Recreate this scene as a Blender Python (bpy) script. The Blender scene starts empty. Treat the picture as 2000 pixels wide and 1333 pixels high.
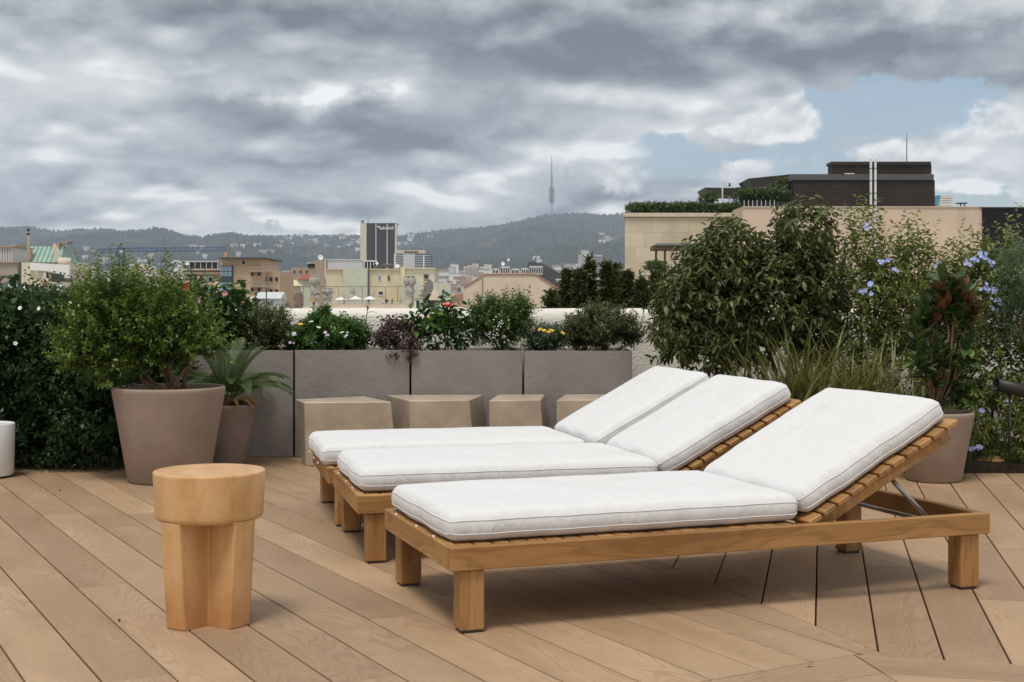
import bpy, bmesh, math, random
import numpy as np
from mathutils import Vector, Matrix
R = math.radians
random.seed(7)
scene = bpy.context.scene
col = scene.collection

# ------------------------------------------------------------------ camera, sky, sun, exposure
FOC, HOR, EYE = 2600.0, 588.0, 1.0            # focal length and horizon of the photograph, eye height in metres
cam_d = bpy.data.cameras.new('camera')
cam_d.sensor_width = 36.0
cam_d.lens = 36.0 * FOC / 2000.0
cam_d.shift_y = -(666.5 - HOR) / 2000.0
cam_d.clip_start, cam_d.clip_end = 0.05, 30000
cam = bpy.data.objects.new('camera', cam_d)
cam.location = (0, 0, EYE)
cam.rotation_euler = (R(90), 0, 0)
col.objects.link(cam)
scene.camera = cam
SKY = 13.2
SUN_EL, SUN_AZ = 68.0, 203.0                  # azimuth clockwise from +Y: behind the camera, a little to the left
sun_d = bpy.data.lights.new('sun', 'SUN')
sun_d.energy, sun_d.angle, sun_d.color = 2.7, R(18), (1.0, 0.95, 0.87)
sun = bpy.data.objects.new('sun', sun_d)
sdir = Vector((math.sin(R(SUN_AZ)) * math.cos(R(SUN_EL)), math.cos(R(SUN_AZ)) * math.cos(R(SUN_EL)), math.sin(R(SUN_EL))))
sun.rotation_euler = sdir.to_track_quat('Z', 'Y').to_euler()
sun.location = (0, -5, 20)
col.objects.link(sun)
vs = scene.view_settings
vs.view_transform, vs.look, vs.exposure, vs.gamma, vs.use_curve_mapping = 'Standard', 'None', -0.10, 1.0, False
scene.cycles.use_denoising = True
scene.cycles.max_bounces = 8
scene.cycles.volume_bounces = 2
scene.cycles.sample_clamp_indirect = 4.0


class Nodes:
    """short hand for building node trees"""
    def __init__(self, tree):
        self.t = tree; tree.nodes.clear()
    def n(self, typ, props=None, **inp):
        nd = self.t.nodes.new(typ)
        for k, v in (props or {}).items():
            setattr(nd, k, v)
        for k, v in inp.items():
            self.set(nd, int(k[1:]) if k[0] == 'i' and k[1:].isdigit() else k.replace('_', ' '), v)
        return nd
    def set(self, nd, key, v):
        s = nd.inputs[key]
        if isinstance(v, bpy.types.NodeSocket): self.t.links.new(v, s)
        elif isinstance(v, bpy.types.Node): self.t.links.new(v.outputs[0], s)
        else: s.default_value = v
    def m(self, op, a, b=None, c=None, clamp=False):
        nd = self.n('ShaderNodeMath', {'operation': op, 'use_clamp': clamp})
        for i, v in enumerate((a, b, c)):
            if v is not None: self.set(nd, i, v)
        return nd.outputs[0]
    def vm(self, op, a, b=None, scale=None):
        nd = self.n('ShaderNodeVectorMath', {'operation': op})
        self.set(nd, 0, a)
        if b is not None: self.set(nd, 1, b)
        if scale is not None: self.set(nd, 'Scale', scale)
        return nd.outputs[0]
    def xyz(self, x, y, z=0.0):
        nd = self.n('ShaderNodeCombineXYZ')
        for i, v in enumerate((x, y, z)): self.set(nd, i, v)
        return nd.outputs[0]
    def ramp(self, fac, stops, interp='LINEAR'):
        nd = self.n('ShaderNodeValToRGB'); self.set(nd, 0, fac)
        cr = nd.color_ramp; cr.interpolation = interp
        while len(cr.elements) < len(stops): cr.elements.new(0.5)
        for e, (p, c) in zip(cr.elements, stops):
            e.position = p
            e.color = (c, c, c, 1) if isinstance(c, (int, float)) else (*c, 1)
        return nd.outputs[0]
    def mix(self, fac, a, b, blend='MIX'):
        nd = self.n('ShaderNodeMix', {'data_type': 'RGBA', 'blend_type': blend})
        self.set(nd, 0, fac); self.set(nd, 6, a if not isinstance(a, tuple) else (*a[:3], 1)); self.set(nd, 7, b if not isinstance(b, tuple) else (*b[:3], 1))
        return nd.outputs[2]
    def noise(self, vec, scale, detail=2.0, rough=0.5, dist=0.0, dims='3D'):
        nd = self.n('ShaderNodeTexNoise', {'noise_dimensions': dims}, Vector=vec, Scale=scale, Detail=detail, Roughness=rough, Distortion=dist)
        return nd.outputs[0]
    def smooth(self, v, lo, hi):
        nd = self.n('ShaderNodeMapRange', {'interpolation_type': 'SMOOTHSTEP'})
        self.set(nd, 0, v); self.set(nd, 1, lo); self.set(nd, 2, hi)
        return nd.outputs[0]


def build_world():
    w = bpy.data.worlds.new('World'); scene.world = w; w.use_nodes = True
    g = Nodes(w.node_tree)
    out = g.n('ShaderNodeOutputWorld')
    bg = g.n('ShaderNodeBackground', Strength=0.1)
    sky = g.n('ShaderNodeTexSky', {'sky_type': 'NISHITA', 'sun_disc': False, 'sun_elevation': R(SUN_EL), 'sun_rotation': R(SUN_AZ),
                                   'altitude': 60, 'air_density': 1.0, 'dust_density': 1.2, 'ozone_density': 1.0})
    tc = g.n('ShaderNodeTexCoord').outputs['Generated']
    sep = g.n('ShaderNodeSeparateXYZ', Vector=tc)
    X, Y, Z = sep.outputs
    el = g.m('MAXIMUM', Z, 0.0)
    az = g.m('ARCTAN2', X, Y)
    # cloud deck seen in perspective, domed so that it does not crowd at the horizon
    inv = g.m('DIVIDE', 1.0, g.m('ADD', el, 0.26))
    q = g.xyz(g.m('MULTIPLY', X, inv), g.m('MULTIPLY', Y, inv), 0.0)
    nd = g.n('ShaderNodeTexNoise', {'noise_dimensions': '2D'}, Vector=q, Scale=3.2, Detail=4.0)
    qw = g.vm('ADD', q, g.vm('MULTIPLY', g.vm('SUBTRACT', nd.outputs[1], (0.5, 0.5, 0.5)), (0.07, 0.09, 0)))
    def heap(v, det):
        """heaped cloud thickness: broad masses with rounded billows on them"""
        a = g.noise(v, 2.1, 3, 0.5, dims='2D')
        b = g.m('ABSOLUTE', g.m('SUBTRACT', g.noise(v, 4.2, det, 0.50, dims='2D'), 0.5))
        return g.m('MULTIPLY_ADD', b, -0.50, a)
    D = heap(qw, 6)
    Dup = heap(g.vm('MULTIPLY', qw, (0.968, 0.968, 1)), 3)
    fine = g.noise(g.xyz(az, g.m('MULTIPLY', el, 1.5), 0.0), 16.0, 8, 0.62, dims='2D')

    def total(lst, ae=None):
        ae = ae or ae_w
        acc = None
        for px, py, sx, sy, a in lst:
            a0 = math.atan((px - 1000) / FOC); e0 = (HOR - py) / FOC * math.cos(a0)
            dv = g.vm('MULTIPLY', g.vm('SUBTRACT', ae, (a0, e0, 0)), (FOC / sx, FOC / sy, 0))
            ln = g.n('ShaderNodeVectorMath', {'operation': 'DOT_PRODUCT'}); g.set(ln, 0, dv); g.set(ln, 1, dv)
            e = g.m('POWER', 0.3679, ln.outputs['Value'])
            acc = g.m('MULTIPLY', e, a) if acc is None else g.m('MULTIPLY_ADD', e, a, acc)
        return acc
    wob = g.vm('MULTIPLY', g.vm('SUBTRACT', nd.outputs[1], (0.5, 0.5, 0.5)), (0.07, 0.045, 0))
    fw = g.m('MULTIPLY', g.m('SUBTRACT', fine, 0.5), 0.07)
    ae_w = g.vm('ADD', g.xyz(az, el, 0.0), g.vm('ADD', wob, g.xyz(fw, g.m('MULTIPLY', fw, 0.55), 0.0)))
    ae_p = g.vm('ADD', g.xyz(az, el, 0.0), g.xyz(g.m('MULTIPLY', fw, 0.25), g.m('MULTIPLY', fw, 0.2), 0.0))
    # brightness of the deck: lit from above, grey below, with large light and dark masses
    lum = g.m('MULTIPLY_ADD', g.m('SUBTRACT', D, Dup), 1.9, 0.60)
    lum = g.m('MULTIPLY_ADD', g.m('SUBTRACT', D, 0.45), -0.8, lum)
    lum = g.m('MULTIPLY_ADD', g.m('SUBTRACT', fine, 0.5), 0.44, lum)
    masses = [(480, 70, 300, 75, -.42), (1180, 95, 430, 85, -.50), (1780, 105, 380, 62, -.46), (50, 70, 120, 60, -.28), (330, 150, 80, 45, -.25), (1050, 225, 360, 32, -.20),
              (215, 70, 45, 60, .10), (260, 190, 60, 50, .12), (745, 150, 90, 45, .42), (600, 180, 150, 26, .30), (60, 230, 170, 70, .20), (800, 280, 240, 22, -.42), (460, 232, 230, 34, -.42),
              (540, 316, 200, 20, -.34), (900, 330, 260, 22, .22), (1150, 310, 200, 34, .24), (450, 375, 420, 34, .12), (1960, 330, 130, 90, .2)]
    lum = g.m('MULTIPLY_ADD', total(masses), 0.8, lum)
    lum = g.m('MULTIPLY_ADD', lum, 1.27, -0.14)
    cloud = g.ramp(lum, [(0.0, (0.10, 0.113, 0.133)), (0.3, (0.245, 0.265, 0.29)), (0.55, (0.43, 0.45, 0.465)), (0.8, (0.66, 0.66, 0.65)), (1.0, (0.92, 0.91, 0.89))])
    # the blue gap and the bright cumulus standing in it
    gap = total([(1700, 228, 230, 48, 1.3), (1310, 320, 95, 45, 1.0), (1560, 330, 190, 50, 1.0), (1900, 390, 180, 34, 1.1), (800, 445, 160, 14, .8), (380, 462, 260, 9, .5)])
    open_ = g.smooth(g.m('MULTIPLY_ADD', g.m('SUBTRACT', fine, 0.5), -1.6, gap), 0.40, 0.80)
    puffy = g.noise(g.xyz(az, g.m('MULTIPLY', el, 1.25), 0.0), 34.0, 7, 0.55, dims='2D')
    pup = g.noise(g.xyz(az, g.m('MULTIPLY_ADD', el, 1.25, 0.009), 0.0), 34.0, 3, 0.5, dims='2D')
    puff = total([(1560, 228, 40, 34, 1.15), (1510, 240, 48, 34, 1.0), (1440, 250, 60, 24, .8), (1490, 270, 80, 18, .8), (1455, 345, 72, 30, 1.1), (1745, 305, 115, 30, 1.1), (1975, 262, 85, 50, 1.1), (1215, 350, 80, 36, .8)], ae_p)
    pm = g.smooth(g.m('MULTIPLY_ADD', g.m('SUBTRACT', puffy, 0.5), 1.3, puff), 0.36, 0.78)
    pl = g.m('MULTIPLY_ADD', g.m('SUBTRACT', puffy, pup), 1.6, g.m('MULTIPLY_ADD', el, 1.6, 0.46))
    pcol = g.ramp(pl, [(0.2, (0.47, 0.485, 0.50)), (0.55, (0.66, 0.655, 0.64)), (0.9, (0.90, 0.89, 0.87))])
    blue = g.mix(1.0, sky.outputs[0], (1.22, 1.24, 1.22), 'MULTIPLY')
    blue = g.mix(0.08, blue, (5.6, 5.7, 5.8))
    sc = g.mix(1.0, cloud, (SKY, SKY, SKY), 'MULTIPLY')
    pc = g.mix(1.0, pcol, (SKY, SKY, SKY), 'MULTIPLY')
    c1 = g.mix(g.m('MULTIPLY', open_, 0.94), sc, blue)
    c2 = g.mix(g.m('MULTIPLY', pm, g.smooth(gap, 0.05, 0.3)), c1, pc)
    g.set(bg, 'Color', c2)
    g.t.links.new(bg.outputs[0], out.inputs[0])
build_world()
scene.world.cycles.sampling_method = 'MANUAL'
scene.world.cycles.sample_map_resolution = 256


# ------------------------------------------------------------------ helpers
def at(px, py, Y):
    """a point of the place that lies Y metres ahead, from its direction"""
    return Vector(((px - 1000) / FOC * Y, Y, EYE + (HOR - py) / FOC * Y))
def gx(px, Y): return (px - 1000) / FOC * Y
def gz(py, Y): return EYE + (HOR - py) / FOC * Y

def tag(o, label=None, cat=None, group=None, kind=None):
    if label: o['label'] = label
    if cat: o['category'] = cat
    if group: o['group'] = group
    if kind: o['kind'] = kind
    return o
def empty(name, loc=(0, 0, 0), rz=0.0):
    o = bpy.data.objects.new(name, None); o.location = loc; o.rotation_euler = (0, 0, rz)
    o.empty_display_size = 0.1
    col.objects.link(o); return o
def link(name, me, mat=None, parent=None, loc=(0, 0, 0), rot=(0, 0, 0), kind=None):
    o = bpy.data.objects.new(name, me); col.objects.link(o)
    if mat is not None and not me.materials: me.materials.append(mat)
    o.location = loc; o.rotation_euler = rot
    if parent: o.parent = parent
    if kind: o['kind'] = kind
    return o
def copy_tree(o, parent=None):
    c = o.copy(); col.objects.link(c); c.parent = parent
    for ch in list(o.children): copy_tree(ch, c)
    return c

class MB:
    def __init__(self): self.v = []; self.f = []
    def add(self, vs, fs):
        k = len(self.v); self.v += [tuple(p) for p in vs]; self.f += [tuple(i + k for i in f) for f in fs]
        return self
    def box(self, x0, x1, y0, y1, z0, z1):
        return self.add([(x0, y0, z0), (x1, y0, z0), (x1, y1, z0), (x0, y1, z0), (x0, y0, z1), (x1, y0, z1), (x1, y1, z1), (x0, y1, z1)],
                        [(0, 3, 2, 1), (4, 5, 6, 7), (0, 1, 5, 4), (1, 2, 6, 5), (2, 3, 7, 6), (3, 0, 4, 7)])
    def prism(self, pts, y0, y1):
        """outline in x, z pushed from y0 to y1"""
        n = len(pts)
        return self.add([(x, y0, z) for x, z in pts] + [(x, y1, z) for x, z in pts],
                        [tuple(range(n)), tuple(range(2 * n - 1, n - 1, -1))] + [(i, i + n, (i + 1) % n + n, (i + 1) % n) for i in range(n)])
    def slab(self, pts, z0, z1):
        n = len(pts)
        return self.add([(x, y, z0) for x, y in pts] + [(x, y, z1) for x, y in pts],
                        [tuple(range(n - 1, -1, -1)), tuple(range(n, 2 * n))] + [(i, (i + 1) % n, (i + 1) % n + n, i + n) for i in range(n)])
    def tube(self, pts, rads, n=8, cap=True):
        pts = [Vector(p) for p in pts]
        if isinstance(rads, (int, float)): rads = [rads] * len(pts)
        base = len(self.v); k = len(pts)
        for i, p in enumerate(pts):
            d = (pts[min(i + 1, k - 1)] - pts[max(i - 1, 0)]).normalized()
            a = d.orthogonal().normalized() if abs(d.z) > .95 else d.cross(Vector((0, 0, 1))).normalized()
            b = d.cross(a)
            for j in range(n):
                t = 2 * math.pi * j / n
                self.v.append(tuple(p + (a * math.cos(t) + b * math.sin(t)) * rads[i]))
        for i in range(k - 1):
            for j in range(n):
                self.f.append((base + i * n + j, base + (i + 1) * n + j, base + (i + 1) * n + (j + 1) % n, base + i * n + (j + 1) % n))
        if cap:
            self.f.append(tuple(base + j for j in range(n)))
            self.f.append(tuple(base + (k - 1) * n + j for j in range(n - 1, -1, -1)))
        return self
    def lathe(self, prof, c=(0, 0, 0), n=32, close=False):
        base = len(self.v); k = len(prof)
        for r, z in prof:
            for j in range(n):
                t = 2 * math.pi * j / n
                self.v.append((c[0] + r * math.cos(t), c[1] + r * math.sin(t), c[2] + z))
        for i in range(k - 1):
            for j in range(n):
                self.f.append((base + i * n + j, base + i * n + (j + 1) % n, base + (i + 1) * n + (j + 1) % n, base + (i + 1) * n + j))
        if close:
            self.f.append(tuple(base + j for j in range(n - 1, -1, -1)))
            self.f.append(tuple(base + (k - 1) * n + j for j in range(n)))
        return self
    def mesh(self, name, smooth=False):
        me = bpy.data.meshes.new(name); me.from_pydata(self.v, [], self.f); me.validate()
        bm = bmesh.new(); bm.from_mesh(me); bmesh.ops.recalc_face_normals(bm, faces=bm.faces); bm.to_mesh(me); bm.free()
        if smooth:
            me.polygons.foreach_set('use_smooth', [True] * len(me.polygons))
        me.update(); return me
    def build(self, name, mat, parent=None, smooth=False, kind=None, loc=(0, 0, 0), rot=(0, 0, 0)):
        me = self.mesh(name, smooth)
        return link(name, me, mat, parent, loc, rot, kind)

def beveled(me, w, seg=2):
    bm = bmesh.new(); bm.from_mesh(me)
    bmesh.ops.bevel(bm, geom=[e for e in bm.edges if e.is_manifold and e.calc_face_angle(0) > 0.5], offset=w, segments=seg, affect='EDGES', profile=0.5, clamp_overlap=True)
    bm.to_mesh(me); bm.free(); return me
def bar_mesh(name, L, W, T, bev=.003):
    return beveled(MB().box(-L / 2, L / 2, -W / 2, W / 2, -T / 2, T / 2).mesh(name), bev, 1)


# ------------------------------------------------------------------ materials
def mat(name):
    m = bpy.data.materials.new(name); m.use_nodes = True
    g = Nodes(m.node_tree)
    out = g.n('ShaderNodeOutputMaterial'); b = g.n('ShaderNodeBsdfPrincipled')
    g.t.links.new(b.outputs[0], out.inputs[0])
    g.out, g.b = out, b
    return m, g
def ocoord(g): return g.n('ShaderNodeTexCoord').outputs['Object']
def rnd(g): return g.n('ShaderNodeObjectInfo').outputs['Random']
def bump(g, h, strength, dist=0.01):
    nd = g.n('ShaderNodeBump', Strength=strength, Distance=dist, Height=h)
    g.set(g.b, 'Normal', nd.outputs[0])
def rough_mat(name, base, var=0.12, scale=6.0, rough=0.8, bscale=60.0, bstr=0.25, bdist=0.01, tint=None, spec=0.3, streak=0.0):
    """painted or mineral surface with soft patches, fine grain and optional vertical streaks"""
    m, g = mat(name); oc = ocoord(g)
    a = g.noise(oc, scale, 5, 0.6)
    c0 = tuple(x * (1 - var) for x in base); c1 = tuple(min(1, x * (1 + var)) for x in (tint or base))
    c = g.ramp(a, [(0.3, c0), (0.7, c1)])
    if streak:
        s = g.noise(g.vm('MULTIPLY', oc, (1.0, 1.0, 0.06)), scale * 1.6, 4, 0.6)
        c = g.mix(g.m('MULTIPLY', g.smooth(s, 0.52, 0.75), streak), c, tuple(x * 0.5 for x in base))
    g.set(g.b, 'Base Color', c); g.set(g.b, 'Roughness', rough); g.set(g.b, 'Specular IOR Level', spec)
    if bstr: bump(g, g.noise(oc, bscale, 4, 0.6), bstr, bdist)
    return m
def plain(name, base, rough=0.6, metal=0.0, var=0.06):
    m, g = mat(name); oc = ocoord(g)
    a = g.noise(oc, 3.0, 4, 0.6)
    g.set(g.b, 'Base Color', g.ramp(a, [(0.3, tuple(x * (1 - var) for x in base)), (0.7, tuple(min(1, x * (1 + var)) for x in base))]))
    g.set(g.b, 'Roughness', rough); g.set(g.b, 'Metallic', metal); return m

def deck_mat():
    m, g = mat('composite oak board'); oc = ocoord(g); r = rnd(g)
    off = g.xyz(g.m('MULTIPLY', r, 37.0), g.m('MULTIPLY', r, 91.0), g.m('MULTIPLY', r, 53.0))
    p = g.vm('ADD', oc, off)
    # contour lines of a stretched field read as cathedral grain
    field = g.noise(g.vm('MULTIPLY', p, (0.95, 5.6, 1.0)), 1.0, 1.5, 0.4, 0.25)
    lines = g.m('SINE', g.m('MULTIPLY_ADD', field, 230.0, g.m('MULTIPLY', g.noise(g.vm('MULTIPLY', p, (14, 60, 1)), 1.0, 3, 0.6), 3.0)))
    pores = g.noise(g.vm('MULTIPLY', p, (18, 260, 1)), 1.0, 3, 0.6)
    patch = g.noise(g.vm('MULTIPLY', p, (1.6, 5.0, 1)), 1.0, 4, 0.6)
    mask = g.smooth(g.noise(g.vm('MULTIPLY', p, (1.1, 3.0, 1)), 1.3, 3, 0.5), 0.35, 0.68)
    base = g.ramp(patch, [(0.25, (0.315, 0.205, 0.122)), (0.55, (0.38, 0.254, 0.157)), (0.8, (0.44, 0.305, 0.198))])
    per = g.m('MULTIPLY_ADD', r, 0.32, 0.84)
    base = g.mix(1.0, base, g.xyz(per, per, g.m('MULTIPLY', per, 0.99)), 'MULTIPLY')
    ln = g.m('MULTIPLY', g.smooth(lines, -0.1, 0.9), g.m('MULTIPLY_ADD', mask, 0.20, 0.06))
    base = g.mix(ln, base, (0.14, 0.085, 0.05))
    base = g.mix(g.m('MULTIPLY', g.smooth(pores, 0.55, 0.75), 0.16), base, (0.16, 0.095, 0.055))
    wcd = g.n('ShaderNodeNewGeometry').outputs['Position']
    dirt = g.smooth(g.noise(wcd, 1.1, 5, 0.62), 0.55, 0.78)
    base = g.mix(g.m('MULTIPLY', dirt, 0.32), base, (0.18, 0.14, 0.105))
    g.set(g.b, 'Base Color', base)
    g.set(g.b, 'Roughness', g.m('MULTIPLY_ADD', patch, 0.25, 0.45)); g.set(g.b, 'Specular IOR Level', 0.3)
    h = g.m('MULTIPLY_ADD', lines, -0.35, g.m('MULTIPLY', pores, 0.5))
    bump(g, h, 0.22, 0.002)
    return m
def teak_mat():
    m, g = mat('oiled teak'); oc = ocoord(g); r = rnd(g)
    p = g.vm('ADD', oc, g.xyz(g.m('MULTIPLY', r, 31.0), g.m('MULTIPLY', r, 17.0), g.m('MULTIPLY', r, 71.0)))
    f = g.noise(g.vm('MULTIPLY', p, (1.3, 9.0, 9.0)), 1.0, 3, 0.5, 0.3)
    lines = g.m('SINE', g.m('MULTIPLY', f, 60.0))
    fib = g.noise(g.vm('MULTIPLY', p, (9, 220, 220)), 1.0, 3, 0.6)
    c = g.ramp(f, [(0.3, (0.245, 0.118, 0.036)), (0.5, (0.345, 0.178, 0.060)), (0.72, (0.45, 0.25, 0.095))])
    c = g.mix(g.m('MULTIPLY', g.smooth(lines, 0.2, 1.0), 0.38), c, (0.17, 0.075, 0.024))
    c = g.mix(g.m('MULTIPLY', g.smooth(fib, 0.5, 0.75), 0.22), c, (0.15, 0.07, 0.026))
    grey = g.smooth(g.noise(p, 5.0, 5, 0.65), 0.54, 0.75)
    c = g.mix(g.m('MULTIPLY', grey, 0.4), c, (0.40, 0.285, 0.17))
    per = g.m('MULTIPLY_ADD', r, 0.3, 0.85)
    c = g.mix(1.0, c, g.xyz(per, per, per), 'MULTIPLY')
    g.set(g.b, 'Base Color', c); g.set(g.b, 'Roughness', 0.5); g.set(g.b, 'Specular IOR Level', 0.35)
    bump(g, fib, 0.15, 0.002)
    return m
def fabric_mat():
    m, g = mat('white canvas'); oc = ocoord(g)
    st = g.smooth(g.noise(g.vm('MULTIPLY', oc, (1.6, 4.0, 4.0)), 1.6, 6, 0.66), 0.56, 0.8)
    c = g.mix(g.m('MULTIPLY', st, 0.75), (0.68, 0.68, 0.685), (0.585, 0.54, 0.47))
    sp = g.smooth(g.noise(oc, 26.0, 3, 0.5), 0.70, 0.76)
    c = g.mix(g.m('MULTIPLY', sp, 0.25), c, (0.5, 0.45, 0.38))
    g.set(g.b, 'Base Color', c); g.set(g.b, 'Roughness', 0.85); g.set(g.b, 'Specular IOR Level', 0.2)
    g.set(g.b, 'Sheen Weight', 0.15)
    weave = g.n('ShaderNodeTexMagic', {'turbulence_depth': 1}, Vector=oc, Scale=220.0, Distortion=1.0).outputs[1]
    crease = g.m('MULTIPLY_ADD', g.noise(g.vm('MULTIPLY', oc, (3.2, 2.2, 3)), 1.6, 3, 0.5, 0.6), 1.6, g.noise(g.vm('MULTIPLY', oc, (11, 3.5, 5)), 1.8, 4, 0.55, 0.9))
    h = g.m('MULTIPLY_ADD', crease, 1.0, g.m('MULTIPLY', weave, 0.03))
    bump(g, h, 0.45, 0.014)
    return m
def leaf_mat(name, dark, mid, light, trans=0.25, rough=0.42, back=None):
    m, g = mat(name)
    at_ = g.n('ShaderNodeAttribute', {'attribute_name': 'tint'}).outputs['Fac']
    c = g.ramp(at_, [(0.0, dark), (0.55, mid), (1.0, light)])
    if back:
        bf = g.n('ShaderNodeNewGeometry').outputs['Backfacing']
        c = g.mix(bf, c, back)
    g.set(g.b, 'Base Color', c); g.set(g.b, 'Roughness', rough); g.set(g.b, 'Specular IOR Level', 0.4)
    tr = g.n('ShaderNodeBsdfTranslucent'); g.set(tr, 'Color', g.mix(0.5, c, light))
    mx = g.n('ShaderNodeMixShader'); g.set(mx, 0, trans)
    g.t.links.new(g.b.outputs[0], mx.inputs[1]); g.t.links.new(tr.outputs[0], mx.inputs[2])
    g.t.links.new(mx.outputs[0], g.out.inputs[0])
    return m

M = {}
M['deck'] = deck_mat()
M['teak'] = teak_mat()
M['fabric'] = fabric_mat()
M['piping'] = plain('canvas piping', (0.67, 0.67, 0.675), 0.85)
M['joist'] = plain('dark joists', (0.03, 0.025, 0.02), 0.9)
M['steel'] = plain('brushed steel', (0.42, 0.41, 0.40), 0.38, 0.9)
M['dark_steel'] = plain('dark steel', (0.05, 0.05, 0.05), 0.5, 0.3)
M['stucco'] = rough_mat('white stucco', (0.74, 0.70, 0.64), 0.05, 2.0, 0.9, 55.0, 0.7, 0.012, streak=0.12)
M['taupe'] = rough_mat('taupe painted cement', (0.275, 0.242, 0.225), 0.13, 2.5, 0.7, 16.0, 0.45, 0.012, streak=0.22)
M['pot'] = rough_mat('taupe rotomoulded pot', (0.30, 0.225, 0.178), 0.12, 5.0, 0.65, 150.0, 0.22, 0.003, streak=0.14)
M['pot_stained'] = rough_mat('weathered taupe pot', (0.26, 0.20, 0.168), 0.16, 5.0, 0.75, 90.0, 0.2, 0.004, streak=0.35)
M['white_pot'] = plain('white glazed pot', (0.78, 0.79, 0.80), 0.35)
M['soil'] = rough_mat('dark soil', (0.045, 0.032, 0.022), 0.4, 30.0, 1.0, 70.0, 1.0, 0.02)
M['concrete'] = rough_mat('sand coloured concrete', (0.45, 0.37, 0.285), 0.22, 5.0, 0.34, 45.0, 0.12, 0.003, spec=0.5, streak=0.15)
def ochre_mat():
    m, g = mat('ochre glazed terracotta'); oc = ocoord(g)
    z = g.n('ShaderNodeSeparateXYZ', Vector=oc).outputs[2]
    n1 = g.noise(g.vm('MULTIPLY', oc, (1, 1, 0.35)), 12.0, 6, 0.62)
    n2 = g.noise(oc, 3.5, 3, 0.5)
    c = g.ramp(n1, [(0.25, (0.45, 0.225, 0.085)), (0.5, (0.60, 0.345, 0.148)), (0.75, (0.70, 0.45, 0.22))])
    c = g.mix(g.m('MULTIPLY', g.smooth(n2, 0.5, 0.72), 0.5), c, (0.44, 0.20, 0.07))
    low = g.m('MULTIPLY', g.smooth(g.m('MULTIPLY_ADD', n2, 0.22, z), 0.26, 0.12), 0.45)
    c = g.mix(low, c, (0.46, 0.175, 0.07))       # the glaze runs redder at the foot
    spk = g.smooth(g.noise(oc, 140.0, 2, 0.5), 0.63, 0.72)
    c = g.mix(g.m('MULTIPLY', spk, 0.4), c, (0.24, 0.10, 0.035))
    g.set(g.b, 'Base Color', c); g.set(g.b, 'Roughness', g.m('MULTIPLY_ADD', n1, 0.3, 0.22)); g.set(g.b, 'Specular IOR Level', 0.4)
    bump(g, n1, 0.15, 0.004); return m
M['ochre'] = ochre_mat()
M['bark'] = rough_mat('brown bark', (0.17, 0.105, 0.065), 0.3, 30.0, 0.9, 60.0, 0.6, 0.01)
M['hedge_leaf'] = leaf_mat('jasmine leaf', (0.014, 0.032, 0.012), (0.035, 0.078, 0.024), (0.115, 0.189, 0.054))
M['shrub_leaf'] = leaf_mat('myrtle leaf', (0.022, 0.045, 0.010), (0.085, 0.145, 0.026), (0.27, 0.36, 0.06), 0.3)
M['laurel_leaf'] = leaf_mat('laurel leaf', (0.032, 0.046, 0.014), (0.082, 0.112, 0.030), (0.22, 0.23, 0.07), 0.2, 0.42)
M['plumbago_leaf'] = leaf_mat('plumbago leaf', (0.054, 0.084, 0.018), (0.149, 0.196, 0.041), (0.351, 0.378, 0.108))
M['palm_leaf'] = leaf_mat('sago palm leaflet', (0.014, 0.030, 0.010), (0.040, 0.078, 0.020), (0.13, 0.18, 0.05), 0.12, 0.4)
M['box_leaf'] = leaf_mat('box leaf', (0.029, 0.056, 0.016), (0.080, 0.136, 0.032), (0.192, 0.256, 0.072))
M['olive_leaf'] = leaf_mat('olive brown box leaf', (0.037, 0.051, 0.020), (0.102, 0.122, 0.044), (0.238, 0.230, 0.102))
M['daisy_leaf'] = leaf_mat('daisy foliage', (0.024, 0.063, 0.015), (0.068, 0.158, 0.030), (0.150, 0.285, 0.060))
M['purple_leaf'] = leaf_mat('purple brown leaf', (0.031, 0.020, 0.024), (0.102, 0.065, 0.061), (0.289, 0.187, 0.145))
M['hibiscus_leaf'] = leaf_mat('hibiscus leaf', (0.020, 0.045, 0.013), (0.056, 0.119, 0.025), (0.140, 0.238, 0.056), 0.2, 0.3)
M['grass_leaf'] = leaf_mat('arching grass blade', (0.07, 0.10, 0.02), (0.17, 0.21, 0.05), (0.42, 0.36, 0.16), 0.3)
M['conifer_leaf'] = leaf_mat('conifer spray', (0.025, 0.039, 0.014), (0.069, 0.086, 0.028), (0.184, 0.184, 0.057), 0.2, 0.6)
M['grey_leaf'] = leaf_mat('grey green leaf', (0.05, 0.075, 0.045), (0.11, 0.15, 0.085), (0.22, 0.27, 0.16))
M['magnolia_leaf'] = leaf_mat('magnolia leaf', (0.022, 0.05, 0.018), (0.045, 0.095, 0.03), (0.09, 0.15, 0.05), 0.1, 0.28, back=(0.15, 0.072, 0.028))
M['magnolia_green'] = leaf_mat('green magnolia leaf', (0.025, 0.055, 0.02), (0.06, 0.115, 0.035), (0.13, 0.20, 0.06), 0.12, 0.3)
M['roof_hedge_leaf'] = leaf_mat('clipped roof hedge leaf', (0.028, 0.050, 0.014), (0.077, 0.119, 0.031), (0.182, 0.238, 0.070))
M['petal_white'] = plain('white petal', (0.78, 0.77, 0.74), 0.6)
M['petal_yellow'] = plain('yellow petal', (0.72, 0.46, 0.03), 0.6)
M['petal_red'] = plain('red petal', (0.60, 0.035, 0.055), 0.5)
M['petal_pink'] = plain('pink petal', (0.62, 0.30, 0.32), 0.5)
M['petal_coral'] = plain('coral petal', (0.75, 0.20, 0.17), 0.5)
M['petal_blue'] = plain('pale blue petal', (0.36, 0.42, 0.74), 0.6)
M['petal_mauve'] = plain('pale mauve petal', (0.62, 0.56, 0.68), 0.6)
M['black_plastic'] = plain('black plastic', (0.018, 0.018, 0.018), 0.5)
M['dry_leaf'] = plain('dry straw leaf', (0.36, 0.21, 0.08), 0.8)


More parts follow.
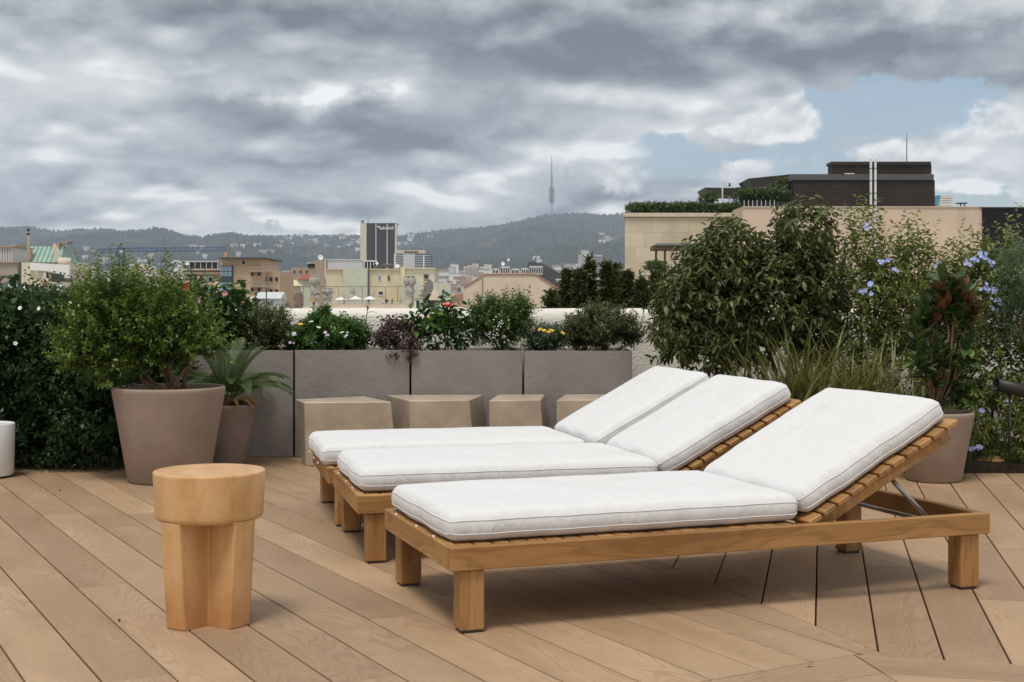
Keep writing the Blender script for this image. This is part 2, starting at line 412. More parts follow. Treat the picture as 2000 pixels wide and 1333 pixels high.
# ------------------------------------------------------------------ deck: boards in two directions that meet at a slanting seam
def clip(poly, p, n):
    out = []
    for i in range(len(poly)):
        a, b = poly[i], poly[(i + 1) % len(poly)]
        da = (a[0] - p[0]) * n[0] + (a[1] - p[1]) * n[1]; db = (b[0] - p[0]) * n[0] + (b[1] - p[1]) * n[1]
        if da >= 0: out.append(a)
        if da * db < 0:
            t = da / (da - db); out.append((a[0] + (b[0] - a[0]) * t, a[1] + (b[1] - a[1]) * t))
    return out
deck = MB().box(-5.2, 5.4, 0.8, 9.6, -0.30, -0.031).build('deck', M['joist'])
tag(deck, 'oak coloured composite board deck of the roof terrace', 'deck', kind='structure')
PITCH, GAP = 0.176, 0.0055
def half(p, n, inset=0.0022):
    l = math.hypot(*n); n = (n[0] / l, n[1] / l)
    return ((p[0] + n[0] * inset, p[1] + n[1] * inset), n)
def board_field(d, off0, region, lmin, lmax, seed):
    rg = random.Random(seed)
    d = Vector(d).normalized(); n = Vector((d.y, -d.x))
    ang = math.atan2(d.y, d.x)
    corners = [(-5, 1.0), (5.2, 1.0), (5.2, 9.5), (-5, 9.5)]
    ks = [((c[0] * n.x + c[1] * n.y) - off0) / PITCH for c in corners]
    for k in range(math.floor(min(ks)), math.ceil(max(ks))):
        o0 = off0 + k * PITCH + GAP / 2; o1 = off0 + (k + 1) * PITCH - GAP / 2
        s = -12 + rg.uniform(0, 3)
        while s < 12:
            L = rg.uniform(lmin, lmax)
            poly = []
            for (ss, oo) in ((s, o0), (s, o1), (s + L - 0.003, o1), (s + L - 0.003, o0)):
                poly.append((d.x * ss + n.x * oo, d.y * ss + n.y * oo))
            s += L
            for i in range(4):
                a, b = corners[i], corners[(i + 1) % 4]
                poly = clip(poly, a, (-(b[1] - a[1]), b[0] - a[0]))
                if not poly: break
            for hp in region:
                if not poly: break
                poly = clip(poly, *hp)
            if len(poly) < 3: continue
            area = 0.5 * abs(sum(poly[i][0] * poly[(i + 1) % len(poly)][1] - poly[(i + 1) % len(poly)][0] * poly[i][1] for i in range(len(poly))))
            if area < 0.002: continue
            cx = sum(p[0] for p in poly) / len(poly); cy = sum(p[1] for p in poly) / len(poly)
            ca, sa = math.cos(-ang), math.sin(-ang)
            loc = [((x - cx) * ca - (y - cy) * sa, (x - cx) * sa + (y - cy) * ca) for x, y in poly]
            me = MB().slab(loc, -0.025, 0.0).mesh('plank')
            bm = bmesh.new(); bm.from_mesh(me)
            ed = [e for e in bm.edges if all(v.co.z > -0.001 for v in e.verts)]
            bmesh.ops.bevel(bm, geom=ed, offset=0.0018, segments=1, affect='EDGES', clamp_overlap=True)
            bm.to_mesh(me); bm.free()
            link('plank', me, M['deck'], deck, (cx, cy, rg.uniform(-0.0008, 0.0)), (0, 0, ang))
C0 = (0.968, 3.768)
dP, dQ = (0.8676, 0.4972), (0.971, -0.239)
nP, nQ = (-0.4972, 0.8676), (0.239, 0.971)
seam_p, seam_d = (0.553, 5.138), (-0.3453, 0.9385)
mit_d = (0.16, -0.987)
nS = (seam_d[1], -seam_d[0])                     # points to the right of the seam
nM = (-mit_d[1], mit_d[0])                       # right of the mitre
neg = lambda v: (-v[0], -v[1])
board_field((-0.489, 0.872), 0.771, [half(seam_p, neg(nS)), half(C0, nP)], 2.1, 3.6, 1)
board_field((-0.489, 0.872), 0.771, [half(seam_p, neg(nS)), half(C0, neg(nP)), half(C0, nQ)], 2.1, 3.6, 1)
board_field((0.2269, 0.9739), -0.020, [half(seam_p, nS), half(C0, nQ)], 1.8, 3.4, 5)
board_field(dP, C0[0] * dP[1] - C0[1] * dP[0], [half(C0, neg(nP)), half(C0, neg(nM))], 2.4, 3.6, 3)
board_field(dQ, C0[0] * dQ[1] - C0[1] * dQ[0], [half(C0, neg(nQ)), half(C0, nM)], 2.4, 3.6, 4)


# ------------------------------------------------------------------ parapet wall, planters
prof = [(0.0, -0.29), (0.0, 0.86), (0.012, 0.905), (0.045, 0.935), (0.10, 0.945), (0.20, 0.945), (0.255, 0.935), (0.288, 0.905), (0.30, 0.86), (0.30, -0.29)]
mb = MB(); WX = np.linspace(-5.0, 5.2, 90); k = len(prof)
rgw = np.random.default_rng(3); wob = np.cumsum(rgw.normal(0, 0.0012, (90,))); wob -= np.linspace(0, wob[-1], 90)
for i, x in enumerate(WX):
    for (y, z) in prof: mb.v.append((x, 9.06 + y, z + (wob[i] if z > .5 else 0)))
for i in range(89):
    for j in range(k - 1): mb.f.append((i * k + j, (i + 1) * k + j, (i + 1) * k + j + 1, i * k + j + 1))
mb.f += [tuple(range(k)), tuple(range(89 * k + k - 1, 89 * k - 1, -1))]
wall = mb.build('parapet_wall', M['stucco'], smooth=True)
tag(wall, 'low white stucco parapet wall with rounded top around the terrace', 'wall')

PY0, PY1, PZ = 8.50, 9.02, 0.687
planters = []
def planter(x0, x1, label, dz=0.0):
    t = empty('planter', ((x0 + x1) / 2, (PY0 + PY1) / 2, 0))
    w, d, h, th = (x1 - x0) / 2, (PY1 - PY0) / 2, PZ + dz, 0.03
    mb = MB()
    nx = 14
    body = MB().box(-w, w, -d, d, 0, h).mesh('body')
    bm = bmesh.new(); bm.from_mesh(body)
    top = [f for f in bm.faces if f.normal.z > .9]
    r = bmesh.ops.inset_region(bm, faces=top, thickness=th)
    bmesh.ops.translate(bm, verts=list({v for f in top for v in f.verts}), vec=(0, 0, -0.10))
    bm.to_mesh(body); bm.free(); beveled(body, .006, 2)
    link('body', body, M['taupe'], t)
    mb2 = MB(); n = 12; rs = random.Random(int(x0 * 100))
    for i in range(n + 1):
        for j in range(5):
            mb2.v.append((-w + th + .001 + (2 * w - 2 * th - .002) * i / n, -d + th + .001 + (2 * d - 2 * th - .002) * j / 4, h - 0.05 + rs.uniform(-.012, .012)))
    for i in range(n):
        for j in range(4): mb2.f.append((i * 5 + j, (i + 1) * 5 + j, (i + 1) * 5 + j + 1, i * 5 + j + 1))
    mb2.build('soil', M['soil'], t, True)
    tag(t, label, 'planter', 'row of taupe planters along the parapet')
    return t
edges = [355, 574, 801.5, 1022, 1236]
plabel = ['taupe rectangular planter behind the sago palm pot', 'taupe rectangular planter holding the green daisy mound', 'taupe rectangular planter holding the coral hibiscus and white-flowered box bush',
          'taupe rectangular planter holding yellow daisies and a round olive-brown bush']
for i in range(4):
    planter(gx(edges[i], PY0) + 0.006, gx(edges[i + 1], PY0) - 0.006, plabel[i], [0, .002, -.001, -.003][i])
bedm = MB().box(0.95, 5.1, 7.72, 9.03, 0.001, 0.05).build('planting_bed', M['soil'])
tag(bedm, 'dark soil planting bed along the terrace edge', 'bed', kind='structure')


# ------------------------------------------------------------------ loungers
def rounded_box(h, r, n, seed, puff=0.0, wave=0.0, top_only=True):
    """closed pillow: a rounded box with domed top and slightly wavy sides"""
    rs = np.random.default_rng(seed)
    def axis(hh, rr, k):
        e = [-hh, -hh + .12 * rr, -hh + .3 * rr, -hh + .6 * rr]
        mid = list(np.linspace(-hh + rr, hh - rr, k))
        return e + mid + [-x for x in e[::-1]]
    ax = [axis(h[0], r, n[0]), axis(h[1], r, n[1]), axis(h[2], min(r, h[2] * .98), n[2])]
    idx = {}; verts = []; faces = []
    def vid(i, j, k):
        key = (i, j, k)
        if key not in idx:
            idx[key] = len(verts); verts.append((ax[0][i], ax[1][j], ax[2][k]))
        return idx[key]
    N = [len(a) - 1 for a in ax]
    for a, b, c in ((0, 1, 2), (1, 2, 0), (2, 0, 1)):
        for side in (0, N[c]):
            for i in range(N[a]):
                for j in range(N[b]):
                    q = []
                    for (u, v) in ((i, j), (i + 1, j), (i + 1, j + 1), (i, j + 1)):
                        t = [0, 0, 0]; t[a] = u; t[b] = v; t[c] = side; q.append(vid(*t))
                    faces.append(q if side else q[::-1])
    P = np.array(verts); H = np.array(h)
    inner = np.clip(P, -(H - np.minimum(r, H * .98)), H - np.minimum(r, H * .98))
    d = P - inner; l = np.linalg.norm(d, axis=1, keepdims=True); l[l == 0] = 1
    mx = np.abs(d).max(axis=1, keepdims=True)
    P2 = inner + d / l * mx
    u, v = P[:, 0] / h[0], P[:, 1] / h[1]
    dome = (1 - np.abs(u) ** 5) * (1 - np.abs(v) ** 4)
    top = P2[:, 2] > 0
    ph = rs.uniform(0, 6, 6)
    ripple = np.sin(P[:, 0] * 7 + ph[0]) * np.sin(P[:, 1] * 9 + ph[1]) * .5 + np.sin(P[:, 0] * 17 + P[:, 1] * 11 + ph[2]) * .3
    P2[:, 2] += np.where(top, dome * (puff + wave * ripple), 0)
    side = np.abs(v) > .9
    P2[:, 1] += np.where(side, np.sign(v) * wave * .55 * (np.sin(P[:, 0] * 23 + ph[3]) + .6 * np.sin(P[:, 0] * 51 + ph[4])), 0)
    side = np.abs(u) > .95
    P2[:, 0] += np.where(side, np.sign(u) * wave * .5 * np.sin(P[:, 1] * 21 + ph[5]), 0)
    nx, ny = N[0], N[1]; rings = []
    for k in (3, N[2] - 3):
        rings.append([idx[(i, 0, k)] for i in range(nx)] + [idx[(nx, j, k)] for j in range(ny)] + [idx[(i, ny, k)] for i in range(nx, 0, -1)] + [idx[(0, j, k)] for j in range(ny, 0, -1)])
    return P2, faces, rings
def cushion(name, L, W, T, parent, loc, rot, seed, puff):
    h = (L / 2, W / 2, T / 2)
    P, F, rings = rounded_box(h, 0.040, (56, 24, 3), seed, puff, 0.0065)
    me = bpy.data.meshes.new(name); me.from_pydata([tuple(p) for p in P], [], F); me.update()
    me.polygons.foreach_set('use_smooth', [True] * len(me.polygons))
    c = link(name, me, M['fabric'], parent, loc, rot)
    for ring in rings:
        pts = [tuple(P[i]) for i in ring]; pts.append(pts[0])
        MB().tube(pts, 0.0019, 6, False).build('piping', M['piping'], c, True)
    return c
LL, LW = 1.96, 0.80
ZT, RH, LEG = 0.262, 0.071, 0.076
def make_lounger(seed, du=0.0):
    t = empty('sun_lounger')
    z = ZT - RH / 2
    sr = bar_mesh('side_rail', LL, 0.034, RH); er = bar_mesh('end_rail', LW - 0.070, 0.034, RH)
    for s in (-1, 1): link('side_rail', sr, M['teak'], t, (LL / 2, LW / 2 + s * (LW / 2 - .017), z))
    for x in (0.017, LL - 0.017): link('end_rail', er, M['teak'], t, (x, LW / 2, z), (0, 0, R(90)))
    leg = bar_mesh('leg', ZT - RH - .008, LEG, LEG, .004); foot = MB().box(-.031, .031, -.031, .031, 0, .008).mesh('glide')
    for x in (0.036 + LEG / 2, LL - 0.036 - LEG / 2):
        for y in (0.012 + LEG / 2, LW - 0.012 - LEG / 2):
            lg = link('leg', leg, M['teak'], t, (x, y, (ZT - RH + .008) / 2 - .0005), (0, R(90), 0))
            g = link('glide', foot, M['dark_steel'], lg); g.rotation_euler = (0, R(-90), 0); g.location = ((ZT - RH - .008) / 2 + .008, 0, 0)
    sl = bar_mesh('seat_slat', LW - 0.072, 0.052, 0.018)
    x = 0.040 + .026
    while x < 1.235:
        link('seat_slat', sl, M['teak'], t, (x, LW / 2, ZT - .012), (0, 0, R(90))); x += 0.0585
    crs = bar_mesh('cross_bar', LW - 0.072, 0.034, 0.05)
    for x in (0.62, 1.262): link('cross_bar', crs, M['teak'], t, (x, LW / 2, ZT - .048), (0, 0, R(90)))
    # backrest
    th = R(28.6); BL = 0.69
    piv = Vector((1.255, 0, ZT + .002))
    def on(u, w): return Vector((piv.x + u * math.cos(th) - w * math.sin(th), LW / 2, piv.z + u * math.sin(th) + w * math.cos(th)))
    rail = MB()                                  # one H-shaped frame: two rails and the bar that joins them
    a, b = LW / 2 - .102, LW / 2 - .068
    for z0, z1 in ((-.064, -.0185),):
        rail.slab([(.02, -b), (BL - .045, -b), (BL - .045, -a), (.36, -a), (.36, a), (BL - .045, a), (BL - .045, b), (.02, b), (.02, a), (.32, a), (.32, -a), (.02, -a)], z0, z1)
    bk = rail.build('backrest', M['teak'], t, loc=on(0, 0), rot=(0, -th, 0))
    beveled(bk.data, .003, 1)
    bs = bar_mesh('slat', LW - 0.075, 0.0535, 0.018)
    for k in range(11):
        s = link('slat', bs, M['teak'], bk, (.0275 + k * .0625, 0, -.009), (0, 0, R(90)))
    # folding stay: steel rods from the backrest to the frame
    for s in (-1, 1):
        p0 = on(.40, -.055); p0.y = LW / 2 + s * .24
        p1 = Vector((1.78, LW / 2 + s * .30, ZT - .028))
        MB().tube([p0, p1], .009, 10).build('stay_rod', M['steel'], t, True)
        q0 = Vector((1.40, LW / 2 + s * .30, ZT - .040))
    MB().tube([(1.78, .036, ZT - .034), (1.78, LW - .036, ZT - .034)], .008, 10).build('stay_bar', M['steel'], t, True)
    cw = LW - 0.088
    sc = cushion('seat_cushion', 1.238, cw, .092, t, (.010 + du + 1.238 / 2, LW / 2 + .022, ZT + .0455), (0, 0, 0), seed, .010)
    bl = .665
    bp = on(.014 + bl / 2, .0465); bp.y += .022
    bc = cushion('back_cushion', bl, cw, .092, t, bp, (0, -th, 0), seed + 50, .012)
    for y in (-.22, -.02, .24):
        tb = MB().box(-.002, .002, -.006, .006, -.006, .002).build('tie', M['petal_white'], sc, loc=(-1.238 / 2 - .002, y, -.042), rot=(0, R(20), R(8)))
    return t
def place_lounger(px, py, ang, label, seed, du=0.0):
    """px, py: outer corner of the frame top at the foot end"""
    Y = (EYE - ZT) * FOC / (py - HOR)
    t = make_lounger(seed, du)
    t.location = (gx(px, Y), Y, 0); t.rotation_euler = (0, 0, R(ang))
    tag(t, label, 'sun lounger', 'teak sun loungers side by side')
    return t
place_lounger(879.5, 1071.5, 19.6, 'teak sun lounger with white cushions, its whole slatted back and steel stays exposed', 11)
place_lounger(698.6, 968.8, 14.4, 'teak sun lounger with white cushions standing between two others', 23)
place_lounger(641.0, 915.0, 13.4, 'teak sun lounger with white cushions beside the row of concrete blocks', 37, -0.035)


# ------------------------------------------------------------------ ochre side table
def side_table():
    t = empty('side_table', (gx(409, 4.16), 4.16, 0), R(10))
    H, n = 0.472, 72
    head = MB()
    head.lathe([(0.001, .322), (0.150, .322), (.1595, .325), (.1645, .332), (.1655, .342), (.1722, .463), (.1718, .4685), (.1698, .4712), (.166, H), (.150, H + .0006), (0.001, H + .0006)], n=n)
    head.build('seat_top', M['ochre'], t, True)
    # cross-shaped foot: a tapering drum with four square notches
    w = 0.042
    def ring(Rr, z):
        pts = []
        for q in range(4):
            base = R(45 + 90 * q)
            a = math.asin(w / Rr)
            arc = [base - a + 2 * a * k / 8 for k in range(9)]
            pts += [(Rr * math.cos(x), Rr * math.sin(x), z) for x in arc]
            b2 = base + R(45)
            rc = w * math.sqrt(2)
            pts.append((rc * math.cos(b2), rc * math.sin(b2), z))
        return pts
    levels = [(.140, 0.0), (.1425, .004), (.149, .10), (.1565, .21), (.1642, .328)]
    mb = MB(); m = 40
    for Rr, z in levels: mb.v += ring(Rr, z)
    for i in range(len(levels) - 1):
        for j in range(m): mb.f.append((i * m + j, i * m + (j + 1) % m, (i + 1) * m + (j + 1) % m, (i + 1) * m + j))
    mb.f.append(tuple(range(m - 1, -1, -1)))
    o = mb.build('cross_foot', M['ochre'], t)
    bm = bmesh.new(); bm.from_mesh(o.data)
    es = [e for e in bm.edges if len(e.link_faces) == 2 and e.calc_face_angle(0) > .5 and abs(e.verts[0].co.z - e.verts[1].co.z) > .002]
    bmesh.ops.bevel(bm, geom=es, offset=.006, segments=3, affect='EDGES', profile=.5)
    bm.to_mesh(o.data); bm.free()
    tag(t, 'round ochre glazed terracotta side table on a cross-shaped foot', 'side table')
side_table()


# ------------------------------------------------------------------ sand-coloured concrete blocks in front of the planters
def block(top, h, bot, label):
    c = Vector((sum(p[0] for p in bot) / 4, sum(p[1] for p in bot) / 4, 0))
    mb = MB().add([(x - c.x, y - c.y, 0) for x, y in bot] + [(x - c.x, y - c.y, h + dz) for x, y, dz in top],
                  [(3, 2, 1, 0), (4, 5, 6, 7), (0, 1, 5, 4), (1, 2, 6, 5), (2, 3, 7, 6), (3, 0, 4, 7)])
    me = beveled(mb.mesh('concrete_block'), .007, 3)
    o = link('concrete_block', me, M['concrete'], None, c)
    tag(o, label, 'block seat', 'concrete block seats before the planters')
# outlines counter-clockwise from the front left corner
def corner(px, Y): return (gx(px, Y), Y)
def blk(fl, fr, bl_, br, yf, yb, lean, h, label, yl=None):
    top = [(*corner(fl, yf), 0), (*corner(fr, yf + .06), 0), (*corner(br, yb), .006), (*corner(bl_, yl or yb - .1), .006)]
    bot = [(top[0][0] + lean * .3 - .004, yf + .02), (top[1][0] + lean, yf + .08), (top[2][0] + lean * .8, yb - .01), (top[3][0] + lean * .9 + .01, (yl or yb - .1) - .01)]
    block(top, h, bot, label)
blk(594, 764, 577, 712, 8.02, 8.46, .035, .388, 'sand concrete block seat below the green daisy mound, at the palm end of the row', 8.20)
blk(800, 917, 756, 943, 8.03, 8.46, .035, .398, 'sand concrete block seat standing below the purple trailing plant', 8.44)
blk(955, 1056, 972, 1064, 8.02, 8.46, .030, .400, 'narrow sand concrete block seat below the white-flowered box bush', 8.44)
blk(1087, 1215, 1104, 1225, 8.02, 8.46, .030, .402, 'sand concrete block seat partly behind the raised lounger cushion', 8.44)


# ------------------------------------------------------------------ pots
def pot(name, px, Y, r0, r1, h, m, label, cat='plant pot', soil=.05, n=56):
    t = empty(name, (gx(px, Y), Y, 0))
    MB().lathe([(0.001, 0), (r0 - .012, 0), (r0, .012), (r0 + (r1 - r0) * .5, h * .5), (r1 - .002, h - .03), (r1, h - .012), (r1 - .004, h - .002), (r1 - .012, h), (r1 - .02, h - .004), (r1 - .026, h - .03), (r1 - .04, h - .14)], n=n).build('body', m, t, True)
    rs = r1 - .028 - (r1 - r0) * soil / h
    MB().lathe([(0.001, h - soil), (rs * .4, h - soil + .01), (rs * .75, h - soil - .004), (rs, h - soil)], n=24).build('soil', M['soil'], t, True)
    tag(t, label, cat); return t
BIG = (gx(330, 7.42), 7.42)
pot('plant_pot', 330, 7.42, .224, .309, .524, M['pot'], 'large round taupe pot holding the bushy green shrub')
PALM = (gx(446, 8.12), 8.12)
pot('plant_pot', 446, 8.12, .105, .165, .372, M['pot_stained'], 'weathered taupe pot holding the sago palm')
MAG = (gx(1824, 7.42), 7.42)
pot('plant_pot', 1824, 7.42, .149, .216, .385, M['pot'], 'round taupe pot holding the brown-leaved magnolia')
t = empty('white_pot', (gx(-26, 7.56), 7.56, 0))
MB().lathe([(.001, .012), (.142, .012), (.146, .02), (.153, .30), (.150, .305), (.143, .305), (.140, .29), (.139, .24)], n=48).build('body', M['white_pot'], t, True)
MB().lathe([(.13, 0), (.141, 0), (.141, .0118), (.13, .0118)], n=48).build('base_ring', M['dark_steel'], t)
MB().lathe([(.001, .27), (.07, .278), (.1395, .268)], n=24).build('soil', M['soil'], t, True)
tag(t, 'white glazed cylinder pot standing against the leafy hedge', 'plant pot')


# ------------------------------------------------------------------ foliage
def unit(v): return v / np.maximum(np.linalg.norm(v, axis=-1, keepdims=True), 1e-9)
def leaf_cloud(name, B, A, L, Wd, tint, m, parent, seed, full=False, fold=.25, curl=.15, kind='stuff'):
    """one mesh of folded leaves: B bases, A axes, L lengths, Wd widths"""
    rs = np.random.default_rng(seed); n = len(B)
    A = unit(A); up = np.tile([0, 0, 1.0], (n, 1)) + rs.normal(0, .45, (n, 3))
    S = unit(np.cross(A, up)); Nn = np.cross(S, A)
    L = L[:, None]; Wd = Wd[:, None]
    if full:
        pts = np.stack([B, B + A * L * .28 + S * Wd * .46 + Nn * Wd * fold * .9, B + A * L * .66 + S * Wd * .40 + Nn * (Wd * fold * .8 - L * curl * .4), B + A * L - Nn * L * curl,
                        B + A * L * .66 - S * Wd * .40 + Nn * (Wd * fold * .8 - L * curl * .4), B + A * L * .28 - S * Wd * .46 + Nn * Wd * fold * .9], 1)
        nv = 6; quads = np.array([[0, 1, 2, 3], [0, 3, 4, 5]])
    else:
        pts = np.stack([B, B + A * L * .5 + S * Wd * .5 + Nn * Wd * fold, B + A * L - Nn * L * curl, B + A * L * .5 - S * Wd * .5 + Nn * Wd * fold], 1)
        nv = 4; quads = np.array([[0, 1, 2, 3]])
    V = pts.reshape(-1, 3)
    Q = (np.arange(n)[:, None, None] * nv + quads[None]).reshape(-1, 4)
    me = bpy.data.meshes.new(name)
    me.vertices.add(len(V)); me.vertices.foreach_set('co', V.ravel())
    me.loops.add(Q.size); me.loops.foreach_set('vertex_index', Q.ravel().astype(np.int32))
    me.polygons.add(len(Q)); me.polygons.foreach_set('loop_start', np.arange(0, Q.size, 4, dtype=np.int32))
    at_ = me.attributes.new('tint', 'FLOAT', 'POINT'); at_.data.foreach_set('value', np.repeat(np.clip(tint, 0, 1), nv).astype(np.float32))
    me.update(); me.validate()
    return link(name, me, m, parent, kind=kind)

def twigs(lobes, n, length, per, up=.6, out=1.0, jit=.4, shell=.55, droop=0.0, lean=.85, seed=0, lvar=.5):
    """leaf bases and axes along twigs that leave the lobes; lobes: (centre, radii, weight)"""
    rs = np.random.default_rng(seed)
    w = np.array([l[2] for l in lobes], float); w /= w.sum()
    li = rs.choice(len(lobes), n, p=w)
    C = np.array([l[0] for l in lobes], float)[li]; Rr = np.array([l[1] for l in lobes], float)[li]
    d = unit(rs.normal(size=(n, 3)))
    # uneven outline: radius swells and shrinks with direction
    swell = 1 + .16 * np.sin(d[:, 0] * 7 + li * 2.1) * np.sin(d[:, 2] * 6 + li) + .10 * np.sin(d[:, 1] * 13 + d[:, 2] * 11 + li)
    rr = (shell + (1 - shell) * rs.random(n) ** .7) * swell
    base = C + d * Rr * rr[:, None]
    T = unit(d * out + np.array([0, 0, up]) + rs.normal(0, jit, (n, 3)))
    ln = length * (1 - lvar + 2 * lvar * rs.random(n))
    k = np.arange(per)
    t = (k + .5) / per
    ang = k * 2.4 + rs.random((n, 1)) * 6.28
    a1 = unit(np.cross(T, rs.normal(size=(n, 3)))); a2 = np.cross(T, a1)
    perp = a1[:, None] * np.cos(ang)[..., None] + a2[:, None] * np.sin(ang)[..., None]
    P = base[:, None] + T[:, None] * (t[None, :, None] * ln[:, None, None])
    A = T[:, None] * (1 - lean * .6) + perp * lean + np.array([0, 0, -droop])
    A = A + rs.normal(0, .15, A.shape)
    return P.reshape(-1, 3), unit(A.reshape(-1, 3)), np.repeat(rs.random(n), per), np.tile(t, n), base, T, ln

def shrub(parent, lobes, n, length, per, leaf, wid, m, seed, tint_top=.35, full=False, name='foliage', kind='stuff', stems=True, **kw):
    P, A, tw, t, base, T, ln = twigs(lobes, n, length, per, seed=seed, **kw)
    rs = np.random.default_rng(seed + 1)
    tint = .12 + .42 * rs.random(len(P)) + .25 * (tw - .3) + tint_top * (t ** 2) * rs.random(len(P))
    size = leaf * (.65 + .6 * rs.random(len(P)))
    o = leaf_cloud(name, P, A, size, size * wid, tint, m, parent, seed + 2, full)
    if kind != 'stuff': del o['kind']
    return base, T, ln
def branches(parent, root, targets, m, seed, r0=.012, r1=.004, name='stem', bend=.12):
    rs = random.Random(seed)
    for k, p in enumerate(targets):
        a = Vector(root[k % len(root)]) if isinstance(root, list) else Vector(root); b = Vector(p)
        L = (b - a).length
        m1 = a.lerp(b, .35) + Vector((rs.uniform(-1, 1), rs.uniform(-1, 1), rs.uniform(0, .6))) * bend * L
        m2 = a.lerp(b, .7) + Vector((rs.uniform(-1, 1), rs.uniform(-1, 1), rs.uniform(0, .6))) * bend * L
        MB().tube([a, m1, m2, b], [r0, r0 * .8, (r0 + r1) / 2, r1], 7).build(name, m, parent, True)
def lobe(px, py, Y, rx, rz, ry=None, w=None):
    """rx, rz as they look in the photograph, at their distance"""
    s = Y / FOC
    ry = ry if ry is not None else rx * s
    return (tuple(at(px, py, Y)), (rx * s, ry, rz * s), w or (rx * rz * s * s) ** .8)
def local(lobes, o): return [((c[0] - o[0], c[1] - o[1], c[2] - o[2]), r, w) for c, r, w in lobes]

def flower_mesh(name, n_pet, r, wid, cup, inner=.15):
    mb = MB()
    for k in range(n_pet):
        a = 2 * math.pi * k / n_pet; c, s = math.cos(a), math.sin(a)
        def pt(u, v, z): return (u * c - v * s, u * s + v * c, z)
        mb.add([pt(r * inner, -wid * .2, 0), pt(r * .6, -wid * .5, cup * .6), pt(r, 0, cup), pt(r * .6, wid * .5, cup * .6), pt(r * inner, wid * .2, 0)], [(0, 1, 2, 3, 4)])
    return mb.mesh(name)
FL = {k: flower_mesh('flower', *v) for k, v in {'star': (5, .017, .014, .003), 'daisy': (13, .021, .008, .004), 'hibiscus': (5, .048, .056, .030), 'pomp': (9, .030, .024, .022), 'head': (11, .018, .014, .012)}.items()}
def eye_disc(r): return MB().lathe([(0.0005, .006), (r * .7, .005), (r, .0)], n=8).mesh('flower_centre')
EYE_Y = eye_disc(.006); EYE_D = eye_disc(.006)
def flower(parent, p, kind, m, face=(0, -1, .5), name='flower', sc=1.0, centre=None):
    me = FL[kind].copy(); me.materials.clear()
    key = (kind, m.name)
    if key in FLC: me = FLC[key]
    else: me.materials.append(m); FLC[key] = me
    q = Vector(face).to_track_quat('Z', 'Y')
    o = link(name, me, m, parent, p, q.to_euler()); o.scale = (sc, sc, sc)
    if centre: link('flower_centre', EYE_Y, centre, o)
    return o
FLC = {}
RS = random.Random(99)
def jitter(v, s): return (v[0] + RS.uniform(-s, s), v[1] + RS.uniform(-s, s), v[2] + RS.uniform(-s, s))

# ---- leafy jasmine hedge on the left
HO = (-2.9, 8.2, 0)
t = empty('hedge', HO)
rs = np.random.default_rng(5)
hb = []
for x in np.arange(-4.6, -2.35, .30):
    for z in (.22, .55, .83):
        hb.append(((x + rs.uniform(-.06, .06), 8.12 + rs.uniform(-.05, .08) + (.05 if z > .7 else 0), z), (.27, .40 + rs.uniform(-.03, .05), .22), 1))
hb += [((-2.45, 8.45, .35), (.28, .25, .33), 1), ((-2.5, 8.45, .75), (.28, .25, .22), 1), ((-2.18, 8.20, .30), (.20, .30, .30), .5), ((-2.25, 8.3, .62), (.22, .3, .24), .6)]
hb = local(hb, HO)
shrub(t, hb, 9000, .10, 8, .032, .50, M['hedge_leaf'], 21, up=.25, shell=.68, tint_top=.30, jit=.5)
shrub(t, hb, 900, .16, 11, .026, .42, M['hedge_leaf'], 22, up=.0, shell=.92, tint_top=.8, jit=.7, name='young_shoots')
shrub(t, [(c, (r[0] * .8, r[1] * .8, r[2] * .8), w) for c, r, w in hb], 6500, .10, 6, .060, .7, M['hedge_leaf'], 23, shell=.25, tint_top=0, name='inner_foliage')
branches(t, [(x, .15, .0) for x in (-1.2, -.8, -.4, 0, .4)], [(x + .05, .1, .8) for x in (-1.2, -.8, -.4, 0, .4)], M['bark'], 3, .014, .005)
for px, py in ((39, 602), (76, 603), (141, 651), (137, 593), (30, 671), (340, 640), (300, 598)):
    Yf = 7.70 if px < 200 else 7.9
    p = at(px, py, Yf); flower(t, (p.x - HO[0], p.y - HO[1], p.z), 'star', M['petal_white'], (RS.uniform(-.8, .8), -1, .4), sc=.85)
tag(t, 'dense dark green jasmine hedge with a few white flowers against the parapet', 'hedge')

# ---- shrub in the large pot
O = (BIG[0], BIG[1], .47)
t = empty('potted_shrub', O)
lb = local([lobe(225, 598, 7.42, 55, 35, .22), lobe(310, 613, 7.42, 60, 40, .24), lobe(175, 648, 7.42, 45, 38, .2), lobe(260, 658, 7.42, 70, 35, .26), lobe(345, 658, 7.42, 50, 40, .22), lobe(215, 692, 7.40, 60, 26, .2), lobe(330, 692, 7.42, 45, 24, .18), lobe(385, 677, 7.42, 30, 22, .14, .02), lobe(160, 703, 7.35, 36, 16, .12, .02), lobe(225, 743, 7.3, 45, 10, .10, .012)], O)
base, T, ln = shrub(t, lb, 1000, .125, 19, .027, .50, M['shrub_leaf'], 31, up=.8, out=.8, jit=.3, shell=.5, tint_top=.55, lean=.75, lvar=.7)
shrub(t, [(c, (r[0] * .8, r[1] * .8, r[2] * .8), w) for c, r, w in lb[:5]], 300, .10, 9, .030, .55, M['shrub_leaf'], 33, shell=.2, tint_top=0, name='inner_foliage')
top = local([lobe(205, 583, 7.42, 60, 35, .2), lobe(295, 586, 7.42, 75, 30, .2), lobe(228, 563, 7.42, 26, 25, .1), lobe(355, 598, 7.42, 40, 25, .15)], O)
shrub(t, top, 75, .17, 22, .026, .48, M['shrub_leaf'], 32, up=2.2, out=.5, jit=.2, shell=.6, tint_top=.6, name='upright_shoots')
